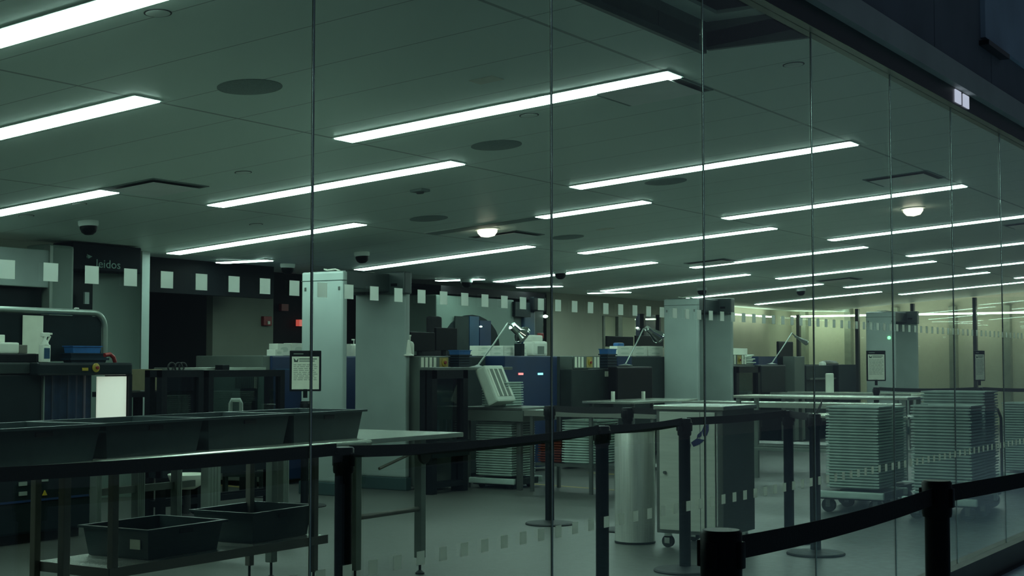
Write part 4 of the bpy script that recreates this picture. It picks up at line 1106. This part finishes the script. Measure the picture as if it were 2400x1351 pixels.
def desk_lamp(label, base_px, base_py, elbow, neck, head, Y, hd=(0.05, 0.03), lit=False):
    B = at_y(base_px, base_py, Y); E = at_y(elbow[0], elbow[1], Y); Nk = at_y(neck[0], neck[1], Y - 0.03); Hd = at_y(head[0], head[1], Y - 0.08)
    t = thing('desk_lamp', label, 'lamp', (B.x, Y, B.z), 0, 'inspection lamps')
    MB().lathe([(0.09, 0), (0.09, 0.008), (0.03, 0.02), (0.012, 0.03), (0.001, 0.03)], n=24).build('base', M['steel_dark'], t, smooth=True)
    m = MB(); pts = [B + Vector((0, 0, 0.02)), B.lerp(E, 0.5), E - (E - B) * 0.06, E, E.lerp(Nk, 0.4), Nk]
    m.tube(pts, 0.009, 8).build('arm', M['alu'], t, world=True, smooth=True)
    d = (Hd - Nk).normalized(); m = MB()
    m.cyl(Nk, Nk + d * 0.10, hd[0] * 0.55, hd[0] * 0.6, 20); m.cyl(Nk + d * 0.10, Hd, hd[0] * 0.6, hd[0] * 1.2, 24); m.cyl(Hd, Hd + d * 0.03, hd[0] * 1.25, hd[0] * 1.2, 24)
    ho = m.build('shade', M['chrome'], t, world=True, smooth=True)
    m = MB(); m.cyl(Hd + d * 0.03, Hd + d * 0.036, hd[0] * 1.0, hd[0] * 0.9, 24); m.build('lens', M['white'], ho, world=True)
    return t
desk_lamp('chrome lamp on a thin bent arm in the second lane', 1120, 862, (1190, 758), (1200, 764), (1222, 784), 8.55, (0.085, 0.03))
# screens, chair and bottles on the second lane
def monitor(label, px0, px1, py0, py1, Y, zbase, rz=0.0):
    a, b, z0, z1 = face(px0, px1, py0, py1, Y)
    t = thing('monitor', label, 'monitor', ((a + b) / 2, Y, zbase), 0, 'black monitors')
    m = MB(); m.b2(a, b, Y, Y + 0.03, z0, z1, 0.006); m.build('screen', M['screen'], t, world=True)
    c = (a + b) / 2
    m = MB(); m.b2(c - 0.03, c + 0.03, Y + 0.03, Y + 0.06, zbase + 0.01, (z0 + z1) / 2); m.b2(c - 0.12, c + 0.12, Y - 0.06, Y + 0.12, zbase, zbase + 0.012); m.build('stand', M['black'], t, world=True)
zb = face(950, 1000, 835, None, 8.9)[3]
monitor('wide black monitor beside the nearest detector', 962, 1019, 779, 824, 9.05, zb)
monitor('tall black monitor in front of the scanner opening', 1022, 1072, 769, 822, 9.3, zb)
q = at_y(1052, 850, 10.2)
t = thing('office_chair', 'black high-backed office chair against the scanner opening', 'chair', (q.x, 10.4, 0))
a, b, z0, z1 = face(1040, 1068, 741, 800, 10.3); m = MB(); m.b2(a, b, 10.5, 10.58, z0, z1 + 0.0, 0.04); m.build('headrest', M['fabric'], t, world=True)
a, b, z0, z1 = face(1030, 1078, 790, 880, 10.3); m = MB(); m.b2(a, b, 10.48, 10.58, max(z0, 0.6), z1, 0.05); m.build('backrest', M['fabric'], t, world=True)
m = MB(); m.b2(a - 0.02, b + 0.02, 10.22, 10.52, 0.44, 0.54, 0.04); m.build('seat', M['fabric'], t, world=True)
c = (a + b) / 2
m = MB(); m.cyl((c, 10.3, 0.08), (c, 10.3, 0.44), 0.028, n=14); m.build('column', M['black'], t, world=True)
for k in range(5):
    an = k * 2 * PI / 5; e = (c + 0.3 * math.cos(an), 10.3 + 0.3 * math.sin(an))
    m = MB(); m.tube([(c, 10.3, 0.10), (e[0], e[1], 0.075)], 0.018, 8); m.cyl((e[0], e[1] - 0.02, 0.03), (e[0], e[1] + 0.02, 0.03), 0.03, n=14); m.build('leg', M['black'], t, world=True)
pump_bottle('white pump bottle in front of the wide black monitor', (at_y(961, 812, 8.85).x, 8.85, zb), 0.22)
m = MB(); q = at_y(951, 834, 8.85); m.lathe([(0.05, 0), (0.05, 0.012), (0.03, 0.02), (0.012, 0.16), (0.001, 0.165)], (q.x - 0.02, 8.8, zb), 18)
tag(m.build('white_cone', M['white'], smooth=True), 'slim white cone beside the detector pillar', 'cone')
k = 0
LAB = ['lower white glove box at the left end of the row, second lane', 'lower white glove box second in the row, second lane', 'lower white glove box third in the row, second lane', 'lower white glove box at the right end of the row, second lane',
       'upper white glove box at the left end of the row, second lane', 'upper white glove box second in the row, second lane', 'upper white glove box third in the row, second lane', 'upper white glove box at the right end of the row, second lane']
for r, (y0, y1) in enumerate(((823, 835), (811, 823))):
    for i, (x0, x1) in enumerate(((1121, 1150), (1151, 1180), (1181, 1209), (1210, 1239))):
        glove_box(LAB[r * 4 + i], x0, x1, y0, y1, 9.3)
q = at_y(1222, 835, 9.15)
tag(MB().b2(q.x, q.x + 0.07, 9.15, 9.25, q.z, at_y(1222, 806, 9.15).z).build('dark_bottle', M['dark']), 'dark slim bottle in front of the white glove boxes', 'bottle')
q = at_y(1268, 835, 9.2)
t = thing('jug', 'large white jug with a red trigger on the navy machine', 'jug', (q.x, 9.25, q.z))
a, b, z0, z1 = face(1251, 1284, 800, 835, 9.2); m = MB(); m.b2(a, b, 9.2, 9.36, z0, z1, 0.03); m.build('bottle', M['white'], t, world=True)
a, b, z2, z3 = face(1251, 1276, 786, 802, 9.2); m = MB(); m.b2(a, b, 9.22, 9.34, z2, z3, 0.02); m.build('neck', M['white'], t, world=True)
a, b, z2, z3 = face(1275, 1283, 781, 794, 9.2); m = MB(); m.b2(a, b, 9.25, 9.30, z2, z3, 0.008); m.build('trigger', M['red'], t, world=True)
a, b, z2, z3 = face(1260, 1275, 812, 830, 9.2); m = MB(); m.b2(a, b, 9.196, 9.201, z2, z3); m.build('label', M['print'], t, world=True)

# entry table of the second lane with the tilted pale crate and stacks below
et = table('entry_table', 'steel entry table with the tilted pale crate on it', 12.58, 13.25, 7.80, 8.58, 0.84, [(12.63, 7.86), (13.2, 7.86), (12.63, 8.5), (13.2, 8.5)], None, 'steel_dark', 'steel_dark', 0.025, foot=False)
m = MB(); m.b2(12.56, 13.27, 7.78, 8.60, 0.70, 0.81); m.build('apron', M['machine_grey'], et, world=True)
t = thing('pale_crate', 'pale ribbed crate tilted on edge on the entry table', 'crate', (12.68, 8.10, 0.842), 0)
def tilt(m):
    m.bm.transform(Matrix.Translation((0.0, 0, 0.035)) @ Matrix.Rotation(math.radians(-25), 4, 'X')); return m
m = MB(); m.box((0, 0, 0.205), (0.36, 0.13, 0.41), bev=0.02); tilt(m).build('shell', M['tray_pale'], t)
m = MB()
for i in (-1.5, -0.5, 0.5, 1.5): m.box((i * 0.085, -0.067, 0.21), (0.024, 0.012, 0.31), bev=0.004)
tilt(m).build('ribs', M['white'], t)
m = MB()
for i in (-1, 0, 1): m.box((i * 0.085, -0.066, 0.21), (0.055, 0.006, 0.31))
tilt(m).build('recess', M['print'], t)
tray_stack(12.92, 8.25, 0.842, 10, 0.0255, 0.34, 0.30, 'tray', 'grey tray in the stack behind the tilted pale crate', 'grey trays in the second lane')
dolly('low trolley under the entry table tray stack', 12.9, 8.2, 0.50, 0.50, 0.12, wheel=0.03)
tray_stack(12.9, 8.2, 0.125, 22, 0.0255, 0.46, 0.44, 'tray', 'grey tray in the stack under the entry table', 'grey trays in the second lane')
# long roller conveyor running towards the glass
t = thing('roller_conveyor', 'long steel roller table running from the second lane towards the glass', 'conveyor', (12.85, 7.0, 0))
CX = 12.55
m = MB(); m.b2(CX, CX + 0.06, 6.28, 7.76, 0.76, 0.82); m.b2(CX + 0.53, CX + 0.59, 6.28, 7.76, 0.76, 0.82); m.build('side_rail', M['table_top'], t, world=True)
m = MB()
for i in range(19): m.cyl((CX + 0.06, 6.32 + i * 0.078, 0.795), (CX + 0.53, 6.32 + i * 0.078, 0.795), 0.024, n=10)
m.build('rollers', M['table_top'], t, world=True, smooth=True)
for x in (CX + 0.03, CX + 0.56):
    for y in (6.32, 7.0, 7.68):
        MB().b2(x - 0.016, x + 0.016, y - 0.016, y + 0.016, 0, 0.76).build('leg', M['steel_dark'], t, world=True)
m = MB(); m.b2(CX + 0.05, CX + 0.54, 6.34, 7.66, 0.26, 0.29); m.build('low_shelf', M['steel_dark'], t, world=True)
tray_stack(CX + 0.30, 7.52, 0.292, 10, 0.0255, 0.40, 0.27, 'red_tray', 'red tray in the stack under the roller table', 'red trays under the roller table')
tray_stack(CX + 0.30, 7.16, 0.292, 17, 0.0255, 0.44, 0.40, 'tray', 'grey tray in the stack under the roller table', 'grey trays under the roller table')

# --- third lane, up to the middle detector
Y = 8.9
t = thing('x_ray_machine', 'grey x-ray machine left of the middle detector', 'x-ray machine', (16.5, 9.6, 0))
z1 = at_y(1330, 835, Y).z; a = at_y(1346, 850, Y - 0.02).x
MB().b2(a, a + 0.4, Y, at_x(1311, 850, a).y, 0.03, z1, 0.012).build('end_tower', M['machine_grey'], t, world=True)
a, b, z0, z1 = face(1340, 1437, 866, None, Y - 0.02); mp = MB().b2(a, b, Y - 0.02, Y + 0.15, 0.03, z1, 0.012).build('side_panel', M['darkgrey'], t, world=True)
q = at_y(1422, 877, Y - 0.02); MB().b2(q.x - 0.05, q.x + 0.05, Y - 0.026, Y - 0.019, q.z - 0.035, q.z + 0.035).build('white_sticker', M['paper'], mp, world=True)
a, b, z0, z1 = face(1437, 1598, 836, None, Y + 0.3); MB().b2(a, b, Y + 0.3, Y + 1.2, 0.05, z1, 0.012).build('rear_body', M['darkgrey'], t, world=True)
a, b, z0, z1 = face(1447, 1480, 836, 858, Y + 0.29); MB().b2(a, b, Y + 0.285, Y + 0.3, z0, z1).build('blue_panel', M['navy'], t, world=True)
a, b, z0, z1 = face(1446, 1530, 860, 942, Y - 0.25); MB().b2(a, b, Y - 0.25, Y - 0.12, z0, z1, 0.02).build('tunnel_curtain', M['screen'], t, world=True)
for px in (1437, 1508):
    a, b, z0, z1 = face(px, px + 4, 918, 942, Y - 0.28); MB().b2(a, b, Y - 0.28, Y - 0.25, z0, z1).build('curtain_clip', M['white'], t, world=True)
label_strip_panel(t, 1344, 1404, 836, 864, Y - 0.03, 8, 1380)
bin_stack('stacked_bin', 1402, 1447, 818, 864, Y - 0.1, 6, ('dark bin in the stack under a blue one, third lane', 'blue bin topping the dark stack in the third lane'), 'bin stack in the third lane', dy=0.14)
desk_lamp('bright chrome lamp on a thin arm in the third lane', 1466, 858, (1508, 771), (1516, 770), (1542, 790), Y - 0.1, (0.07, 0.03))
zb = face(1440, 1550, 836, None, Y + 0.3)[3]
monitor('black monitor in front of the cream doors, left one', 1423, 1485, 789, 813, Y + 0.7, zb)
monitor('black monitor in front of the cream doors, right one', 1491, 1556, 788, 815, Y + 0.7, zb)
LAB = ['lower white glove box at the left of the row, third lane', 'lower white glove box in the middle of the row, third lane', 'lower white glove box beside the middle detector',
       'upper white glove box at the left of the row, third lane', 'upper white glove box in the middle of the row, third lane', 'upper white glove box beside the middle detector']
for r, (y0, y1) in enumerate(((823, 835), (812, 823))):
    for i, (x0, x1) in enumerate(((1447, 1482), (1483, 1517), (1520, 1554))):
        glove_box(LAB[r * 3 + i], x0, x1, y0, y1, Y + 0.45)
m = solo('blue_glove', 'crumpled blue glove on the glove boxes of the third lane', 'glove', 'blue_bin', 1450, 1464, 804, 812.4, Y + 0.47, 0.09, 0.02)
table('entry_table', 'steel entry table under the black curtain of the third lane', 15.2, 17.0, 7.9, 8.58, 0.84, [(15.3, 7.95), (16.9, 7.95), (15.3, 8.5), (16.9, 8.5)], None, 'table_top', 'steel_dark', 0.02, foot=False)
t = thing('roller_conveyor', 'long steel roller table of the third lane behind the belts', 'conveyor', (17.0, 6.9, 0))
m = MB(); m.b2(16.42, 16.48, 5.2, 7.85, 0.76, 0.82); m.b2(16.95, 17.01, 5.2, 7.85, 0.76, 0.82); m.build('side_rail', M['table_top'], t, world=True)
m = MB()
for i in range(30): m.cyl((16.48, 5.25 + i * 0.088, 0.795), (16.95, 5.25 + i * 0.088, 0.795), 0.024, n=8)
m.build('rollers', M['table_top'], t, world=True, smooth=True)
for x in (16.45, 16.98):
    for y in (5.3, 7.7): MB().b2(x - 0.02, x + 0.02, y - 0.02, y + 0.02, 0, 0.76).build('leg', M['steel_dark'], t, world=True)
m = MB(); m.b2(16.43, 17.0, 5.3, 7.7, 0.30, 0.33); m.build('low_shelf', M['steel_dark'], t, world=True)

# --- fourth lane, right of the middle detector
Y = 8.7
t = thing('x_ray_machine', 'dark x-ray machine right of the middle detector', 'x-ray machine', (22.0, 9.5, 0))
a, b, z0, z1 = face(1704, 1785, 857, 866, Y); MB().b2(a, b, Y, Y + 0.6, z0, z1, 0.004).build('top_shelf', M['steel_dark'], t, world=True)
a, b, z0, z1 = face(1704, 1722, 862, None, Y); MB().b2(a, b, Y + 0.02, Y + 0.6, 0.03, z0 if z0 > 0 else z1, 0.01).build('end_panel', M['machine_grey'], t, world=True)
a, b, z0, z1 = face(1783, 1842, 856, 921, Y - 0.1); MB().b2(a, b, Y - 0.1, Y + 0.6, z0, z1, 0.02).build('tunnel_hood', M['dark'], t, world=True)
a, b, z0, z1 = face(1778, 1822, 836, 857, Y + 0.2); MB().b2(a, b, Y + 0.2, Y + 0.8, z0, z1).build('blue_body', M['navy'], t, world=True)
a, b, z0, z1 = face(1823, 1862, 836, None, Y + 0.25); MB().b2(a, b, Y + 0.25, Y + 0.9, 0.03, z1).build('dark_body', M['dark'], t, world=True)
a, b, z0, z1 = face(1862, 1886, 836, None, Y); MB().b2(a, b, Y, Y + 0.2, 0.03, z1, 0.01).build('rear_tower', M['machine_grey'], t, world=True)
label_strip_panel(t, 1705, 1748, 832, 856, Y + 0.05, 7, 1731)
dark_frame('dark glazed hood right of the middle detector', 1726, 1782, 860, 8.45, w=0.09, dy=0.12, low=0.06, mid=0.5, back=True)
for i, (y0, y1, lab) in enumerate(((849, 856, 'lowest of the fanned pale trays in the fourth lane'), (842, 849, 'middle one of the fanned pale trays in the fourth lane'), (834, 842, 'topmost of the fanned pale trays in the fourth lane'))):
    a, b, z0, z1 = face(1748, 1779, y0, y1, Y); c = ((a + b) / 2, Y + 0.2, z0)
    m = MB(); m.tray((0, 0, 0), b - a, 0.3, z1 - z0, 0.02, 0.005, 0.9, 0.015)
    m.bm.transform(Matrix.Translation(c) @ Matrix.Rotation(math.radians(-2 * i), 4, 'Y') @ Matrix.Rotation(0.06 * i, 4, 'Z'))
    tag(m.build('pale_tray', M['tray_pale']), lab, 'tray', 'fanned pale trays')
solo('wipes_box', 'pale wipes box beside the middle detector, fourth lane', 'box', 'white', 1714, 1752, 817, 832, Y + 0.25, 0.2)
t = thing('monitor', 'upright dark monitor behind the lamp arm of the fourth lane', 'monitor', (at_y(1842, 850, Y + 0.3).x, Y + 0.3, 1.38), 0, 'black monitors')
a, b, z0, z1 = face(1825, 1860, 801, 838, Y + 0.3); MB().b2(a, b, Y + 0.3, Y + 0.34, z0, z1, 0.02).build('screen', M['screen'], t, world=True)
MB().b2((a + b) / 2 - 0.08, (a + b) / 2 + 0.08, Y + 0.34, Y + 0.42, face(1823, 1862, 836, None, Y + 0.25)[3] - 0.002, z1 - 0.1).build('stand', M['black'], t, world=True)
desk_lamp('slim pale lamp on a bent arm in the fourth lane', 1809, 855, (1856, 781), (1864, 789), (1888, 803), Y + 0.02, (0.035, 0.02))
t = thing('x_ray_machine', 'low dark machine left of the farthest detector', 'x-ray machine', (24.6, 9.0, 0))
a, b, z0, z1 = face(1889, 1965, 857, 906, Y); MB().b2(a, b, Y, Y + 0.6, 0.3, z1, 0.01).build('body', M['darkgrey'], t, world=True)
MB().b2(a + 0.1, b - 0.1, Y + 0.1, Y + 0.5, 0, 0.3).build('pedestal', M['dark'], t, world=True)
a, b, z0, z1 = face(1965, 2007, 855, 938, Y - 0.1); MB().b2(a, b, Y - 0.1, Y + 0.6, 0.03, z1, 0.01).build('hood', M['dark'], t, world=True)
a, b, z0, z1 = face(1892, 1962, 886, 890, Y - 0.01); MB().b2(a, b, Y - 0.06, Y, z0, z1).build('edge_strip', M['steel_dark'], t, world=True)
zt = face(1889, 1965, 857, 906, Y)[3]
m = MB(); q = at_y(1934, 848, Y + 0.1); m.lathe([(0.06, 0), (0.065, 0.02), (0.05, 0.06), (0.001, 0.065)], (q.x, Y + 0.15, zt), 18); tag(m.build('white_cup', M['white'], smooth=True), 'small white cup on the low dark machine', 'cup')
m = MB(); q = at_y(1956, 850, Y + 0.1); m.lathe([(0.15, 0), (0.17, 0.03), (0.12, 0.075), (0.001, 0.09)], (q.x, Y + 0.2, zt), 22); tag(m.build('folded_cloth', M['brown_steel'], smooth=True), 'dull brownish folded cloth on the low dark machine', 'cloth')
t = thing('black_rack', 'black open rack frame beside the farthest detector', 'rack', (at_y(2118, 850, 8.35).x, 8.38, 0))
for px in (2097, 2134):
    a, b, z0, z1 = face(px, px + 7, 856, None, 8.35); MB().b2(a, b, 8.35, 8.41, 0, z1).build('post', M['black'], t, world=True)
a, b, z0, z1 = face(2097, 2141, 855, 862, 8.35); MB().b2(a, b, 8.35, 8.41, z0, z1).build('top_bar', M['black'], t, world=True)
a, b, z0, z1 = face(2104, 2134, 880, 895, 8.35); MB().b2(a, b, 8.37, 8.39, z0, z1).build('panel', M['machine_grey'], t, world=True)
t = thing('roller_conveyor', 'long steel roller table of the fourth lane behind the tray trolleys', 'conveyor', (20.8, 7.2, 0))
m = MB(); m.b2(20.4, 20.46, 6.2, 8.3, 0.78, 0.86); m.b2(21.1, 21.16, 6.2, 8.3, 0.78, 0.86); m.build('side_rail', M['table_top'], t, world=True)
m = MB(); m.b2(20.46, 21.1, 6.2, 8.3, 0.80, 0.83); m.build('roller_bed', M['table_top'], t, world=True)
for x in (20.43, 21.13):
    for y in (6.4, 8.1): MB().b2(x - 0.025, x + 0.025, y - 0.025, y + 0.025, 0, 0.78).build('leg', M['steel_dark'], t, world=True)
q = at_d(1849, 21.6)
m = MB(); m.lathe([(0.06, 0), (0.06, 0.30), (0.05, 0.31), (0.001, 0.31)], (20.75, 7.5, 0.832), 20)
tag(m.build('white_cylinder', M['white'], smooth=True), 'white upright canister on the roller table of the fourth lane', 'canister')
# near steel tables just right of the cabinet
t = thing('steel_table', 'steel table with two rails just right of the steel cabinet', 'table', (15.2, 6.0, 0))
for zz in (0.94, 0.74):
    m = MB(); m.b2(14.9, 15.5, 4.55, 6.5, zz - 0.03, zz, 0.006); m.build('deck', M['table_top'], t, world=True)
for x in (14.95, 15.45):
    for y in (4.6, 6.45): MB().b2(x - 0.022, x + 0.022, y - 0.022, y + 0.022, 0, 0.91).build('leg', M['alu'], t, world=True)
m = MB(); m.b2(14.92, 14.97, 4.6, 6.45, 0.34, 0.37); m.b2(15.43, 15.48, 4.6, 6.45, 0.34, 0.37); m.build('low_rail', M['alu'], t, world=True)

# --- second body scanner with a dark arched opening
Y = 11.3
t = thing('body_scanner', 'grey body scanner with a dark arched opening behind the second lane', 'body scanner', (at_y(1150, 850, Y).x, Y + 0.4, 0))
a, b, z0, z1 = face(1022, 1205, 697, None, Y); MB().b2(a, b, Y, Y + 0.6, 0, z1, 0.02).build('body', M['scanner_body'], t, world=True)
AX0, AX1 = at_y(1037, 850, Y).x, at_y(1168, 850, Y).x
top = at_y(1100, 738, Y).z; w2 = (AX1 - AX0) / 2; r = w2 * 0.9
poly = [(AX0, 0.05)]
for i in range(13):
    an = PI - PI * i / 12; poly.append((AX0 + w2 + w2 * math.cos(an), top - 0.42 + 0.42 * math.sin(an)))
poly.append((AX1, 0.05))
MB().prism(poly, 'y', Y - 0.02, Y + 0.01).build('arched_opening', M['dark'], t, world=True)
for px0, px1, mt, nm in ((1066, 1098, 'darkgrey', 'inner_panel'), (1100, 1122, 'bluemetal', 'blue_column'), (1124, 1150, 'navy', 'inner_wall')):
    a, b, z0, z1 = face(px0, px1, 742 if px1 < 1130 else 752, None, Y - 0.03); MB().b2(a, b, Y - 0.035, Y - 0.02, 0.05, z1).build(nm, M[mt], t, world=True)
a, b, z0, z1 = face(1030, 1275, 682, 696, Y); MB().b2(a, b, Y - 0.02, Y + 0.5, z1 - 0.09, z1 + 0.02).build('top_beam', M['brownwall'], t, world=True)
a, b, z0, z1 = face(1205, 1236, 735, None, Y); MB().b2(a, b, Y + 0.1, Y + 0.5, 0, z1).build('side_panel', M['scanner_body'], t, world=True)
a, b, z0, z1 = face(1201, 1237, 709, 743, Y); MB().b2(a, b, Y - 0.05, Y + 0.3, z0, z1).build('dark_box', M['dark'], t, world=True)
a, b, z0, z1 = face(1238, 1266, 697, 730, Y); MB().b2(a, b, Y - 0.1, Y + 0.3, z0, z1, 0.02).build('dark_box', M['black'], t, world=True)
a, b, z0, z1 = face(1235, 1262, 728, None, Y); MB().b2(a, b, Y + 0.05, Y + 0.5, 0, z1, 0.03).build('blue_column', M['bluemetal'], t, world=True)
a, b, z0, z1 = face(1262, 1294, 728, None, Y); MB().b2(a, b, Y + 0.15, Y + 0.5, 0, z1, 0.02).build('rear_panel', M['detector_head'], t, world=True)
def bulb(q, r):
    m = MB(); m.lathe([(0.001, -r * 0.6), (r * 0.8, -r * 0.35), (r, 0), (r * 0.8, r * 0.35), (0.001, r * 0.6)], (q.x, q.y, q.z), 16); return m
bulb(at_y(1278, 742, Y + 0.13), 0.045).build('bulb_and_glint', M['spark'], t, world=True, smooth=True)
bulb(at_y(1127, 766, Y - 0.045), 0.022).build('bulb_and_glint', M['spark'], t, world=True, smooth=True)
tag(bulb(at_y(1000, 775, 12.59), 0.034).build('bulb_and_glint', M['spark'], smooth=True), 'small painted reflection glowing on the dark wall above the wide black monitor', 'light')  # no lamp here: a glowing spot stands for a reflection
bulb(at_y(1494, 769, 12.22), 0.03).build('bulb_and_glint', M['spark'], wv, world=True, smooth=True)
bulb(at_x(2132, 763, XE - 0.06), 0.05).build('bulb_and_glint', M['spark'], we, world=True, smooth=True)
# yellow tape lines on the floor
def tape(p, q, w, label):
    p, q = Vector(p), Vector(q); d = (q - p).normalized(); n = Vector((-d.y, d.x, 0)) * w / 2
    m = MB(); m._add([tuple(v) for v in (p - n, q - n, q + n, p + n)] + [tuple(v + Vector((0, 0, 0.002))) for v in (p - n, q - n, q + n, p + n)], [(3, 2, 1, 0), (4, 5, 6, 7), (0, 1, 5, 4), (1, 2, 6, 5), (2, 3, 7, 6), (3, 0, 4, 7)])
    tag(m.build('floor_tape', M['yellow_tape']), label, 'floor tape', 'yellow floor tapes')
tape(at_z(1232, 1134, 0), at_z(1445, 1150, 0), 0.06, 'yellow floor tape in front of the roller table, nearer one')
tape(at_z(1380, 1109, 0), at_z(1445, 1113, 0), 0.06, 'short yellow floor tape under the roller table, farther one')
tape(at_z(520, 1138, 0), at_z(625, 1150, 0), 0.06, 'yellow floor tape left of the nearest detector')
